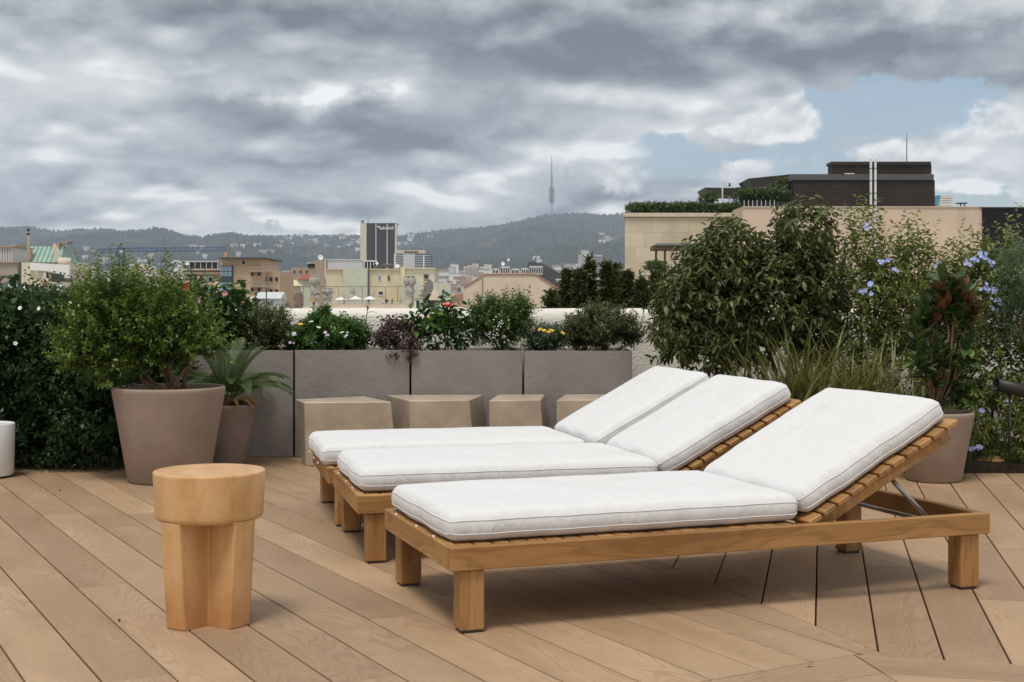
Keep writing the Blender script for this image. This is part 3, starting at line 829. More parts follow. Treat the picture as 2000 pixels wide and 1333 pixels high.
branches(t, [(.02, 0, 0), (.06, .03, 0), (-.03, .02, 0), (.0, -.04, 0)], [tuple(Vector(at(px, py, 7.42)) - Vector(O)) for px, py in ((255, 620), (300, 630), (215, 660), (365, 670), (190, 700), (330, 605), (240, 705), (390, 705))], M['bark'], 5, .015, .005)
branches(t, (.03, 0, 0), [(0.005, .01, .20)], M['bark'], 6, .024, .016, 'trunk', .05)
tag(t, 'bushy fresh green shrub with upright shoots growing in the large taupe pot', 'shrub')

# ---- sago palm: every frond is a part
def frond_mesh(L, arch, seed):
    rs = random.Random(seed); mb = MB(); tint = []
    n = 38; pts = []
    x = z = 0; a = R(78)
    for k in range(n + 1):
        pts.append(Vector((x, 0, z))); a -= arch / n * (0.5 + 1.0 * k / n); x += L / n * math.cos(a); z += L / n * math.sin(a)
    for k in range(5, n):
        u = k / n; p = pts[k]; d = (pts[min(k + 1, n)] - pts[k - 1]).normalized(); nn = Vector((-d.z, 0, d.x))
        ll = .085 * math.sin(math.pi * min(1, .12 + .90 * u)) ** .7 + .012
        for s in (-1, 1):
            ax = (d * (.55 + .5 * u) + Vector((0, s, 0)) * .80 + nn * .32).normalized()
            w = .0034; sd = d.cross(ax).cross(ax).normalized() * w
            b = p + Vector((0, s * .002, 0)); tip = b + ax * ll * rs.uniform(.9, 1.05) - nn * ll * .06
            mid = b.lerp(tip, .55) + nn * .002
            mb.add([b - sd * .6, b + sd * .6, mid + sd, tip, mid - sd], [(0, 1, 2, 3, 4)])
    nleaf = len(mb.v)
    mb.tube(pts, [.006 * (1 - .75 * k / n) for k in range(n + 1)], 5)
    me = mb.mesh('frond')
    at_ = me.attributes.new('tint', 'FLOAT', 'POINT')
    vals = [min(1, .45 + .35 * rs.random()) for _ in range(len(me.vertices))]
    for i in range(nleaf, len(me.vertices)): vals[i] = .95
    at_.data.foreach_set('value', vals); me.materials.append(M['palm_leaf']); return me
O = (PALM[0], PALM[1], .32)
t = empty('sago_palm', O)
MB().lathe([(0.001, 0), (.045, .0), (.055, .04), (.05, .08), (.03, .11), (.001, .12)], n=14).build('trunk', M['bark'], t, True)
fm = [frond_mesh(.47, R(75), 1), frond_mesh(.45, R(85), 2), frond_mesh(.46, R(50), 3)]
rs_ = random.Random(4)
for k in range(32):
    a = k * 2.399 + .4
    ring = k // 12
    o = link('frond', fm[(0, 1, 0)[ring] if ring < 2 else 2], None, t, (.03 * math.cos(a), .03 * math.sin(a), .09), (0, R((44, 24, 4)[min(ring, 2)] + rs_.uniform(-6, 6)), a))
    s = rs_.uniform(.82, 1.02) * (.92 if ring == 1 else 1.0); o.scale = (s, s, s)
for k in range(4):
    a = R(-60 + 30 * k)
    MB().tube([(.05 * math.cos(a), .05 * math.sin(a), .06), (.13 * math.cos(a), .13 * math.sin(a), .085), (.2 * math.cos(a), .2 * math.sin(a), .035)], [.012, .014, .003], 6).build('dry_frond', M['dry_leaf'], t, True)
tag(t, 'sago palm with stiff arching feathery fronds in the weathered taupe pot', 'palm')

# ---- large single leaves for plants whose leaves can be told apart
def single_leaf(L, W, seed, tint, m, curl=.25, fold=.18, nseg=5):
    rs = random.Random(seed); mb = MB()
    rows = []
    for k in range(nseg + 1):
        u = k / nseg; w = W * .5 * math.sin(math.pi * min(1, u * .93 + .06)) ** .8 if k < nseg else .0004
        z = -curl * L * u * u
        rows.append([(u * L, -w, z + fold * w), (u * L, 0, z), (u * L, w, z + fold * w)])
    for r in rows: mb.v += r
    for k in range(nseg):
        for j in (0, 1): mb.f.append((k * 3 + j, (k + 1) * 3 + j, (k + 1) * 3 + j + 1, k * 3 + j + 1))
    me = bpy.data.meshes.new('leaf'); me.from_pydata(mb.v, [], [tuple(reversed(f)) for f in mb.f])
    me.polygons.foreach_set('use_smooth', [True] * len(me.polygons))
    a = me.attributes.new('tint', 'FLOAT', 'POINT'); a.data.foreach_set('value', [tint] * len(me.vertices))
    me.materials.append(m); me.update(); return me
def put_leaf(me, parent, p, axis, sc=1.0, roll=0.0):
    ax = Vector(axis).normalized(); up = Vector((0, 0, 1))
    y = up.cross(ax)
    if y.length < .05: y = Vector((1, 0, 0)).cross(ax)
    y.normalize(); z = ax.cross(y)
    mt = Matrix((ax, y, z)).transposed() @ Matrix.Rotation(roll, 3, 'X')
    o = link('leaf', me, None, parent, p, mt.to_euler()); o.scale = (sc, sc, sc); return o

# ---- the big laurel-leaved shrub
O = (gx(1470, 8.3), 8.3, .05)
t = empty('laurel_shrub', O)
lb = local([lobe(1400, 575, 8.3, 85, 80, .34), lobe(1432, 482, 8.3, 42, 42, .24), lobe(1385, 520, 8.3, 45, 45, .24), lobe(1335, 600, 8.3, 45, 70, .26), lobe(1568, 455, 8.3, 46, 50, .26), lobe(1556, 505, 8.3, 48, 46, .26), lobe(1585, 560, 8.3, 50, 60, .28), lobe(1492, 540, 8.3, 52, 48, .28), lobe(1505, 610, 8.3, 90, 70, .34), lobe(1400, 665, 8.25, 90, 48, .30), lobe(1585, 640, 8.3, 50, 60, .25, .05), lobe(1325, 660, 8.2, 36, 40, .2)], O)
P, A, tw, tt, base, T, ln = twigs(lb, 2000, .085, 8, up=.35, out=1.0, jit=.4, shell=.55, droop=.35, lean=.85, seed=41)
rs = np.random.default_rng(42)
tint = .10 + .45 * rs.random(len(P)) + .3 * (tw - .4) + .25 * tt * rs.random(len(P))
sz = .057 * (.7 + .5 * rs.random(len(P)))
wz = sz * (.34 + .08 * rs.random(len(P)))
worldY = P[:, 1] + O[1]
near = np.argsort(worldY + rs.normal(0, .10, len(P)))[:300]
rest = np.setdiff1d(np.arange(len(P)), near)
leaf_cloud('foliage', P[rest], A[rest], sz[rest], wz[rest], tint[rest], M['laurel_leaf'], t, 43, True, .22, .2)
lm = [single_leaf(.078, .030, k, v, M['laurel_leaf']) for k, v in enumerate((.2, .38, .55, .8))]
for i in near:
    put_leaf(lm[min(3, int(tint[i] * 4.4))], t, P[i], A[i], float(sz[i] / .078), RS.uniform(-.5, .5))
branches(t, [(-.12, 0, 0), (.0, .02, 0), (.12, 0, 0), (.2, .05, 0)], [tuple(Vector(at(px, py, 8.3)) - Vector(O)) for px, py in ((1415, 540), (1480, 520), (1545, 520), (1590, 560), (1360, 600), (1450, 620), (1570, 620), (1620, 600))], M['bark'], 8, .018, .006)
tag(t, 'large dark leathery-leaved shrub with two rounded heads behind the loungers', 'shrub')

# ---- plumbago on the right: loose arching shoots with pale blue flower heads
O = (gx(1840, 8.35), 8.35, .05)
t = empty('plumbago_shrub', O)
lb = local([lobe(1700, 600, 8.4, 80, 90, .3), lobe(1790, 600, 8.4, 110, 85, .32), lobe(1900, 600, 8.4, 110, 80, .32), lobe(2020, 590, 8.3, 110, 90, .32), lobe(1960, 720, 8.2, 130, 90, .32), lobe(1750, 720, 8.4, 130, 70, .3), lobe(1960, 830, 8.05, 120, 90, .28), lobe(2120, 740, 8.2, 120, 150, .35)], O)
base, T, ln = shrub(t, lb, 2500, .17, 13, .036, .46, M['plumbago_leaf'], 51, up=.5, jit=.55, shell=.30, tint_top=.4, lean=.9, full=True)
top = local([lobe(1690, 505, 8.35, 45, 40, .15), lobe(1750, 530, 8.35, 40, 35, .15), lobe(1795, 520, 8.35, 45, 35, .15), lobe(1890, 540, 8.35, 60, 30, .15), lobe(1960, 530, 8.35, 50, 40, .15), lobe(1680, 470, 8.35, 14, 22, .06)], O)
shrub(t, top, 150, .22, 15, .036, .46, M['plumbago_leaf'], 52, up=1.8, out=.4, jit=.45, shell=.3, tint_top=.5, lean=.9, full=True, name='long_shoots')
branches(t, [(-.3, 0, 0), (0, 0, 0), (.3, 0, 0)], [tuple(Vector(at(px, py, 8.35)) - Vector(O)) for px, py in ((1690, 470), (1740, 500), (1795, 480), (1850, 560), (1905, 500), (1960, 520), (1660, 560), (1990, 600))], M['bark'], 18, .009, .003)
def cluster(parent, O, px, py, Y, m, n, spread, kind='star', sc=1.0):
    c = at(px, py, Y)
    for k in range(n):
        p = (c.x - O[0] + RS.gauss(0, spread), c.y - O[1] + RS.gauss(0, spread * .6), c.z - O[2] + RS.gauss(0, spread * .7))
        flower(parent, p, kind, m, (RS.uniform(-.7, .7), -1, RS.uniform(-.1, .9)), sc=sc * RS.uniform(.75, 1.15))
for px, py, n in ((1722, 512, 5), (1744, 528, 4), (1692, 446, 4), (1900, 506, 7), (1918, 498, 6), (1935, 512, 5), (1888, 515, 5), (1832, 516, 4), (1928, 562, 6), (1944, 568, 5), (1948, 590, 6), (1698, 556, 4), (1690, 575, 3), (1684, 570, 3), (1942, 604, 3), (1800, 618, 2), (1966, 786, 5), (1908, 876, 6), (1914, 803, 3), (1878, 557, 3)):
    cluster(t, O, px, py, 7.98 if py < 700 else 7.74, M['petal_blue'], n, .014, 'star', .92)
tag(t, 'loose pale green plumbago with light blue flower heads along the terrace edge', 'shrub')

O = (gx(2010, 7.9), 7.9, .05)
t = empty('grey_leaved_bush', O)
shrub(t, local([lobe(2010, 540, 7.9, 55, 62, .22), lobe(2025, 630, 7.9, 60, 60, .22)], O), 420, .11, 16, .028, .24, M['grey_leaf'], 55, up=.9, shell=.4, tint_top=.3)
branches(t, (0, 0, 0), [(0, 0, .8), (.05, .05, .9), (-.06, 0, .85)], M['bark'], 19, .012, .005)
tag(t, 'grey-green narrow-leaved bush rising beside the plumbago', 'shrub')

# ---- strappy grass behind the loungers
def grass(name, O, n, lmin, lmax, w, seed, spread, label, lean=None, arch=(.6, 1.5)):
    rs = random.Random(seed); mb = MB(); tint = []
    for i in range(n):
        a = rs.uniform(0, 6.28); b = Vector((rs.gauss(0, spread[0]), rs.gauss(0, spread[1]), 0))
        L = rs.uniform(lmin, lmax); el = R(rs.uniform(58, 88)); bend = rs.uniform(*arch); dr = Vector((math.cos(a), math.sin(a) * .7, 0))
        if lean: dr = (dr + Vector(lean)).normalized()
        sd = Vector((-dr.y, dr.x, 0)).normalized(); p = b.copy(); ww = w * rs.uniform(.6, 1.2); tn = rs.random() ** 1.3
        k0 = len(mb.v); S = 7
        for s in range(S + 1):
            u = s / S; hw = ww * .5 * (1 - u ** 2.5) + .0003
            mb.v += [tuple(p - sd * hw), tuple(p + sd * hw)]; tint += [tn, min(1, tn + .15 * u)]
            p = p + (dr * math.cos(el) + Vector((0, 0, 1)) * math.sin(el)) * (L / S); el -= bend / S * (.4 + 1.2 * u)
        for s in range(S): mb.f.append((k0 + 2 * s, k0 + 2 * s + 1, k0 + 2 * s + 3, k0 + 2 * s + 2))
    t = empty(name, O)
    me = bpy.data.meshes.new('blades'); me.from_pydata(mb.v, [], mb.f)
    at_ = me.attributes.new('tint', 'FLOAT', 'POINT'); at_.data.foreach_set('value', tint)
    me.polygons.foreach_set('use_smooth', [True] * len(me.polygons)); me.update()
    link('blades', me, M['grass_leaf'], t, kind='stuff')
    MB().lathe([(.001, .03), (.05, .025), (.09, 0)], n=10).build('crown', M['dry_leaf'], t)
    tag(t, label, 'grass clump', 'strappy grass clumps behind the loungers'); return t
grass('grass_clump', (gx(1560, 7.85), 7.85, .05), 150, .55, .98, .026, 3, (.12, .06), 'strap-leaved green grass clump with upright broad blades behind the loungers')
grass('grass_clump', (gx(1650, 7.9), 7.9, .05), 420, .60, 1.0, .013, 4, (.18, .07), 'arching straw-streaked grass clump between the laurel shrub and the magnolia pot', arch=(.9, 2.0))
grass('grass_clump', (gx(1935, 7.95), 7.95, .05), 110, .3, .6, .008, 6, (.2, .05), 'thin dry grass clump among the blue plumbago flowers', arch=(1.2, 2.6))

# ---- magnolia in the right-hand pot
O = (MAG[0], MAG[1], .34)
t = empty('magnolia', O)
mm = [single_leaf(.135, .056, k, v, M['magnolia_leaf'], .10, .35) for k, v in enumerate((.3, .55, .9))]
mg = [single_leaf(.135, .052, k, v, M['magnolia_green'], .12, .35) for k, v in enumerate((.3, .55, .9))]
stems = [((1845, 590), .010), ((1865, 575), .01), ((1835, 620), .01), ((1860, 645), .01), ((1880, 590), .01), ((1808, 615), .01), ((1895, 610), .01), ((1790, 650), .01), ((1850, 700), .01), ((1820, 740), .01), ((1860, 735), .01), ((1878, 620), .008), ((1810, 640), .008), ((1795, 700), .007), ((1868, 770), .007), ((1840, 560), .008), ((1890, 690), .006), ((1830, 690), .006)]
branches(t, (0, 0, 0), [tuple(Vector(at(px, py, 7.42)) - Vector(O)) for (px, py), r in stems], M['bark'], 9, .009, .004, bend=.06)
rs_ = random.Random(12)
for (px, py), r in stems:
    c = Vector(at(px, py, 7.42)) - Vector(O)
    for k in range(22):
        a = k * 2.4; e = R(rs_.uniform(5, 80) if py < 660 else rs_.uniform(-20, 60))
        ax = Vector((math.cos(a) * math.cos(e), math.sin(a) * math.cos(e), math.sin(e)))
        top_ = py < 650 and rs_.random() < .8
        put_leaf(rs_.choice(mm if top_ else mg), t, c + Vector((0, 0, -.06 + .013 * (k % 9))), ax, rs_.uniform(.7, 1.1), rs_.uniform(-.3, .3) + (math.pi if (top_ and rs_.random() < .5) else 0))
tag(t, 'young magnolia with glossy leaves and rust-brown undersides in the round taupe pot', 'magnolia')

# ---- plants in the planters
PT = PZ - .05
def mound(name, px, py, rx, rz, leaf, wid, per, n, m, seed, label, up=.7, Y=8.74, length=.07, shell=.35, extra=None, full=False, cat='plant', **kw):
    O = (gx(px, Y), Y, PT)
    t = empty(name, O)
    lbs = [lobe(px, py, Y, rx, rz, min(.2, rx * Y / FOC))] + [lobe(*e) for e in (extra or [])]
    shrub(t, local(lbs, O), n, length, per, leaf, wid, m, seed, up=up, shell=shell, full=full, **kw)
    ztop = gz(py, Y) - PT
    branches(t, (0, 0, -.01), [(-.07, 0, ztop), (.07, .03, ztop), (0, -.03, ztop * 1.1)], M['bark'], seed, .007, .003)
    tag(t, label, cat); return t, O
mound('box_bush', 513, 650, 50, 42, .023, .5, 14, 525, M['olive_leaf'], 61, 'dark fine-leaved bush in the planter behind the sago palm', up=1.2, cat='shrub', length=.08)
t, O = mound('daisy_plant', 640, 660, 66, 34, .034, .36, 12, 760, M['daisy_leaf'], 62, 'bright green daisy mound with white, mauve and one yellow flower', extra=[(633, 635, 8.74, 30, 24, .1), (590, 665, 8.72, 30, 22, .12), (685, 660, 8.74, 36, 26, .12)], length=.05)
for px, py in ((608, 629), (622, 640), (575, 655), (668, 650)):
    p = at(px, py, 8.5); flower(t, (p.x - O[0], p.y - O[1], p.z - O[2]), 'daisy', M['petal_white'], (RS.uniform(-.3, .3), -.3, 1), sc=.8, centre=M['petal_yellow'])
p = at(587, 634, 8.52); flower(t, (p.x - O[0], p.y - O[1], p.z - O[2]), 'daisy', M['petal_yellow'], (0, -.4, 1), sc=.95, centre=M['dry_leaf'])
for px, py, n in ((568, 670, 5), (573, 652, 4), (640, 655, 5), (634, 650, 3), (675, 652, 4)): cluster(t, O, px, py, 8.50, M['petal_mauve'], n, .010, 'star', .55)
# tall single-stem seedling
O = (gx(712, 8.75), 8.75, PT); t = empty('seedling', O)
sl_ = [Vector(at(px, py, 8.75)) - Vector(O) for px, py in ((711, 668), (713, 640), (716, 620), (718, 600))]
MB().tube([(0, 0, 0)] + sl_, [.005, .004, .0035, .003, .002], 6).build('stem', M['bark'], t, True)
lm2 = [single_leaf(.07, .032, k, v, M['shrub_leaf'], .5, .2) for k, v in enumerate((.6, .85))]
for i, (px, py, a) in enumerate(((714, 628, 175), (716, 622, 5), (713, 640, 200), (714, 642, -15), (717, 612, 20), (712, 650, 160), (713, 655, 10), (716, 618, 150))):
    p = Vector(at(px, py, 8.75)) - Vector(O); put_leaf(lm2[i % 2], t, p, (math.cos(R(a)), -.3, .5 if i < 5 else .2), 1.0)
for k in range(7): put_leaf(lm2[k % 2], t, sl_[3] + Vector((0, 0, -.004 * k)), (math.cos(k * 2.4) * .5, math.sin(k * 2.4) * .5, 1), .35)
for k in range(8): put_leaf(lm2[k % 2], t, (RS.uniform(-.06, .08), RS.uniform(-.05, .05), RS.uniform(.02, .08)), (RS.uniform(-1, 1), -.5, RS.uniform(-.2, .8)), .8)
tag(t, 'tall thin seedling with a few broad leaves in front of the white parapet', 'plant')
t, O = mound('purple_plant', 782, 662, 42, 26, .030, .55, 8, 190, M['purple_leaf'], 63, 'dark purple-brown leafy plant spilling over the planter edge', up=.3, length=.07, full=True, extra=[(770, 650, 8.74, 30, 20, .1), (790, 690, 8.49, 14, 16, .03, .003)])
t, O = mound('hibiscus', 860, 650, 40, 34, .052, .62, 6, 110, M['hibiscus_leaf'], 64, 'broad-leaved hibiscus with one open coral flower in the planter', up=.8, length=.10, full=True, cat='hibiscus', extra=[(835, 630, 8.74, 18, 22, .08), (870, 630, 8.72, 22, 24, .08), (905, 660, 8.72, 16, 20, .08)])
p = at(874, 600, 8.62); flower(t, (p.x - O[0], p.y - O[1], p.z - O[2]), 'hibiscus', M['petal_coral'], (.1, -.35, 1), sc=.8, centre=M['petal_yellow'])
flower(t, (p.x - O[0], p.y - O[1], p.z - O[2] + .008), 'pomp', M['petal_coral'], (0, -.2, 1), sc=.7)
for px, py in ((851, 612), (838, 622)):
    p = at(px, py, 8.62); flower(t, (p.x - O[0], p.y - O[1], p.z - O[2]), 'pomp', M['petal_yellow'], (0, -.5, 1), 'bud', sc=.38)
t, O = mound('box_bush', 978, 640, 52, 42, .023, .5, 16, 700, M['box_leaf'], 65, 'upright bright green box bush dotted with tiny white flowers', up=1.3, cat='shrub', length=.09, extra=[(1005, 618, 8.74, 24, 26, .1), (945, 625, 8.74, 22, 24, .1)])
for k in range(34):
    p = at(972 + RS.uniform(-14, 18) + 6 * RS.gauss(0, 1), 645 + RS.uniform(-30, 30), 8.53); flower(t, (p.x - O[0], p.y - O[1], p.z - O[2]), 'star', M['petal_white'], (RS.uniform(-.5, .5), -1, .4), sc=.28)
t, O = mound('daisy_plant', 1068, 668, 34, 18, .030, .32, 12, 260, M['grey_leaf'], 66, 'small grey-green daisy plant with three yellow flowers', length=.06, up=1.0)
for px, py in ((1055, 644), (1077, 646), (1099, 651), (1062, 646), (1072, 649)):
    p = at(px, py, 8.56); flower(t, (p.x - O[0], p.y - O[1], p.z - O[2]), 'daisy', M['petal_yellow'], (RS.uniform(-.5, .5), -.5, .9), sc=.85, centre=M['dry_leaf'])
mound('box_bush', 1176, 645, 60, 40, .023, .5, 16, 800, M['olive_leaf'], 67, 'round olive-brown box bush at the laurel end of the planters', up=1.0, cat='shrub', length=.07, extra=[(1130, 655, 8.74, 24, 24, .1), (1225, 655, 8.74, 20, 24, .1)])
# hibiscus behind the potted shrub
Y = 8.7; O = (gx(420, Y), Y, PT); t = empty('hibiscus', O)
base, T, ln = shrub(t, local([lobe(415, 620, Y, 45, 45, .16), lobe(385, 600, Y, 28, 35, .12), lobe(450, 615, Y, 26, 28, .12), lobe(430, 660, Y, 45, 35, .15), lobe(372, 580, Y, 12, 16, .06), lobe(468, 595, Y, 10, 12, .05)], O), 210, .11, 7, .055, .62, M['hibiscus_leaf'], 71, up=.6, full=True, shell=.3)
branches(t, (0, 0, 0), [tuple(Vector(at(px, py, Y)) - Vector(O)) for px, py in ((372, 570), (415, 600), (450, 600), (470, 590))], M['bark'], 71, .007, .003)
for px, py, kd, m_, s in ((363, 564, 'pomp', 'petal_red', 1.0), (386, 590, 'pomp', 'petal_pink', .85), (440, 575, 'pomp', 'petal_pink', .7), (367, 550, 'pomp', 'petal_pink', .5), (388, 542, 'pomp', 'petal_pink', .4)):
    p = at(px, py, Y - .25); flower(t, (p.x - O[0], p.y - O[1], p.z - O[2]), kd, M[m_], (0, -1, .3), sc=s); flower(t, (p.x - O[0], p.y - O[1] - .008, p.z - O[2]), kd, M[m_], (.3, -1, .5), sc=s * .7)
tag(t, 'broad-leaved hibiscus with red and faded pink blooms behind the potted shrub', 'hibiscus')

# ---- black garden spotlight in the plumbago
p = at(1972, 757, 7.62); t = empty('garden_spotlight', (p.x, p.y, .05))
MB().tube([(0, 0, 0), (0, 0, p.z - .05 - .03)], .007, 8).build('stake', M['black_plastic'], t, True)
MB().lathe([(.001, -.1), (.036, -.1), (.038, -.09), (.038, .085), (.034, .085), (.033, .05), (.001, .05)], n=20).build('lamp_head', M['black_plastic'], t, True, loc=(0, 0, p.z - .05), rot=(R(8), R(-78), 0))
tag(t, 'black tube garden spotlight half hidden among the plumbago', 'spotlight')


scrap = [single_leaf(.028, .011, k, .5, M['dry_leaf'], .35, .5, 4) for k in range(2)]
for i, (px, py, lab) in enumerate(((624, 1019, 'curled dry leaf scrap on the deck beside the lounger feet'), (231, 1215, 'small dry leaf scrap on the deck beside the ochre table'), (1590, 1302, 'small dry leaf scrap on the deck border board'), (1905, 1048, 'dry leaf scrap on the deck near the lounger head'), (1880, 935, 'dry leaf scrap below the taupe magnolia pot'), (120, 960, 'dry leaf scrap fallen below the jasmine hedge'))):
    Yd = EYE * FOC / (py - HOR); o = link('leaf_scrap', scrap[i % 2], None, None, (gx(px, Yd), Yd, .008), (.15, .1, i * 1.7)); tag(o, lab, 'leaf', 'dry leaf scraps on the deck')


# ------------------------------------------------------------------ the city beyond
GZ = -24.0
def wall_mat(name, base, streak=.25, scale=.5, var=.10): return rough_mat(name, base, var, scale, .9, 3.0, .1, .02, streak=streak)
M['limestone'] = wall_mat('cut limestone', (0.62, 0.525, 0.38), .15)
M['limestone_dark'] = wall_mat('darker limestone', (0.585, 0.49, 0.36), .2)
M['limestone_pale'] = wall_mat('pale limestone', (0.66, 0.57, 0.43), .15)
M['joint'] = wall_mat('limestone joints', (0.40, 0.32, 0.22), .1)
M['plaster'] = wall_mat('pink beige plaster', (0.68, 0.52, 0.39), .40, .25)
M['louvre'] = rough_mat('dark brown louvres', (0.048, 0.034, 0.028), .2, 1.0, .6, 3, 0)
M['lead'] = rough_mat('grey sheet metal', (0.10, 0.10, 0.10), .15, 1.0, .5, 3, 0)
M['black_wall'] = rough_mat('black ribbed cladding', (0.022, 0.020, 0.020), .2, 1.0, .6, 3, 0)
M['flue'] = plain('bright flue steel', (0.74, 0.74, 0.73), .45, .1)
M['pale_metal'] = plain('pale corrugated metal', (0.56, 0.57, 0.58), .5)
M['copper'] = rough_mat('green copper sheet', (0.27, 0.42, 0.36), .15, .6, .6, 3, 0, streak=.3)
M['copper_seam'] = plain('copper seam', (0.22, 0.24, 0.19), .6)
M['cream'] = wall_mat('cream render', (0.68, 0.60, 0.47))
M['white_wall'] = wall_mat('white render', (0.76, 0.75, 0.73), .1)
M['grey_wall'] = wall_mat('grey beige render', (0.42, 0.36, 0.29), .3)
M['brick'] = wall_mat('orange brick', (0.58, 0.42, 0.27), .15)
M['brick_brown'] = wall_mat('brown brick', (0.42, 0.31, 0.23), .2)
M['yellow'] = wall_mat('yellow render', (0.70, 0.60, 0.41), .15)
M['sage'] = wall_mat('sage green render', (0.56, 0.59, 0.47), .2)
M['peach'] = wall_mat('peach render', (0.70, 0.58, 0.45), .12, .2)
M['pink'] = wall_mat('pink render', (0.62, 0.48, 0.42), .15)
M['red_roof'] = wall_mat('red tile roof', (0.30, 0.095, 0.075), .1)
M['terracotta'] = wall_mat('terracotta roof', (0.42, 0.23, 0.14), .1)
M['slate'] = rough_mat('dark slate roof', (0.085, 0.085, 0.09), .15, .5, .6, 3, 0)
M['glass'] = plain('window glass', (0.05, 0.065, 0.08), .12)
M['sky_glass'] = plain('blue glazing', (0.20, 0.29, 0.36), .12)
M['dark'] = plain('dark opening', (0.03, 0.03, 0.032), .8)
M['tower_glass'] = plain('black curtain glass', (0.030, 0.028, 0.028), .35)
M['stone_chimney'] = rough_mat('broken tile mosaic', (0.46, 0.42, 0.37), .35, 3.0, .7, 6, .6, .1)
M['brown_mosaic'] = rough_mat('brown mosaic', (0.34, 0.25, 0.19), .4, 3.0, .7, 5, .6, .1)
M['scale_tile'] = rough_mat('grey blue scale tile', (0.27, 0.26, 0.27), .3, 2.0, .35, 6, .3, .05)
M['ridge_tile'] = plain('ochre ridge tile', (0.52, 0.35, 0.14), .4)
M['canvas'] = plain('white parasol canvas', (0.75, 0.74, 0.72), .8)
M['awning'] = plain('charcoal awning', (0.055, 0.055, 0.055), .8)
M['awning_top'] = plain('grey canopy', (0.20, 0.205, 0.21), .8)
M['crane_blue'] = plain('blue crane steel', (0.045, 0.09, 0.22), .5)
M['tarp'] = plain('blue tarpaulin', (0.10, 0.30, 0.48), .5)
M['rust'] = plain('brown painted frame', (0.09, 0.045, 0.028), .6)
M['sign_white'] = plain('white sign letters', (0.8, 0.8, 0.8), .5)
M['mast'] = plain('grey mast steel', (0.16, 0.175, 0.20), .6)

# ground: the city plain rises gently to the foot of the hills
RID = [(-1200, 452), (-500, 455), (-200, 452), (0, 447), (60, 446), (110, 455), (140, 452), (200, 450), (240, 455), (290, 450), (312, 448), (330, 452), (360, 462), (395, 466), (430, 459), (455, 458), (480, 463), (550, 464), (620, 463), (700, 463), (780, 465), (800, 460),
       (860, 453), (900, 450), (950, 447), (1000, 438), (1050, 425), (1100, 420), (1130, 420), (1180, 423), (1218, 420), (1280, 428), (1360, 440), (1500, 452), (1900, 470), (2600, 480), (3400, 490)]
HY0, HY1 = 3300.0, 6350.0
def hash_noise(x, y, seed):
    rs = np.random.default_rng(seed); g = rs.random((64, 64))
    xi, yi = np.floor(x).astype(int), np.floor(y).astype(int); fx, fy = x - xi, y - yi
    fx = fx * fx * (3 - 2 * fx); fy = fy * fy * (3 - 2 * fy)
    def G(a, b): return g[a % 64, b % 64]
    return (G(xi, yi) * (1 - fx) + G(xi + 1, yi) * fx) * (1 - fy) + (G(xi, yi + 1) * (1 - fx) + G(xi + 1, yi + 1) * fx) * fy - .5
def plain_z(Y): return GZ + np.clip((Y - 500) / 2800, 0, 1) ** 1.2 * 100
def hill_z(px, Y):
    ridge = EYE + (HOR - np.interp(px, [r[0] for r in RID], [r[1] for r in RID])) / FOC * HY1
    u = np.clip((Y - HY0) / (HY1 - HY0), 0, 1)
    b = plain_z(np.minimum(Y, HY0))
    X = (px - 1000) / FOC * HY1
    fold = hash_noise(X / 420, Y / 500, 1) * 150 + hash_noise(X / 170, Y / 220, 2) * 60
    z = b + (ridge - b) * (u ** 1.25) + fold * np.sin(u * math.pi) * .8
    return np.where(Y > HY1, ridge - (Y - HY1) * .18, z)
def terrain(name, pxs, Ys, m, zf, rough, seed):
    PX, YY = np.meshgrid(pxs, Ys, indexing='ij'); Zt = zf(PX, YY)
    XX = (PX - 1000) / FOC * YY
    rs = np.random.default_rng(seed); Zt = Zt + rough * rs.random(Zt.shape) ** 2 * (YY > HY0 + 150)
    V = np.stack([XX, YY, Zt], -1).reshape(-1, 3); n, k = PX.shape
    i = np.arange(n - 1)[:, None] * k + np.arange(k - 1)[None]
    Q = np.stack([i, i + k, i + k + 1, i + 1], -1).reshape(-1, 4)
    me = bpy.data.meshes.new(name); me.from_pydata(V.tolist(), [], Q.tolist()); me.update()
    return link(name, me, m)
m_, g = mat('wooded hillside'); gp = g.n('ShaderNodeNewGeometry').outputs['Position']
n1 = g.noise(gp, .004, 6, .6); n2 = g.noise(gp, .03, 4, .7)
c = g.ramp(n2, [(.3, (.030, .036, .026)), (.6, (.06, .066, .045)), (.8, (.10, .095, .065))])
c = g.mix(g.m('MULTIPLY', g.smooth(n1, .52, .68), .5), c, (.16, .135, .09))
g.set(g.b, 'Base Color', c); g.set(g.b, 'Roughness', 1.0); g.set(g.b, 'Specular IOR Level', 0.0); M['hill'] = m_
m_, g = mat('city ground'); gp = g.n('ShaderNodeNewGeometry').outputs['Position']
c = g.ramp(g.noise(gp, .02, 5, .7), [(.3, (.08, .085, .06)), (.5, (.22, .19, .15)), (.7, (.30, .26, .21))])
g.set(g.b, 'Base Color', c); g.set(g.b, 'Roughness', 1.0); M['ground'] = m_
tag(terrain('hills', np.concatenate([np.linspace(-1200, -120, 60), np.linspace(-100, 1300, 700), np.linspace(1320, 3400, 90)]), np.concatenate([np.linspace(HY0, HY1, 90), [6420, 6600, 7000]]), M['hill'], hill_z, 16, 1), 'wooded hills behind the city', 'hills', kind='structure')
tag(terrain('ground', np.linspace(-1200, 3400, 40), np.concatenate([[9.7, 30, 100, 300, 500], np.linspace(600, HY0, 30)]), M['ground'], lambda p, Y: plain_z(Y), 0, 2), 'city ground', 'ground', kind='structure')
near_g = MB().box(-60, 60, -40, 9.65, GZ - .5, GZ - .02).build('street_ground', M['ground']); tag(near_g, 'street level below the terrace', 'ground', kind='structure')

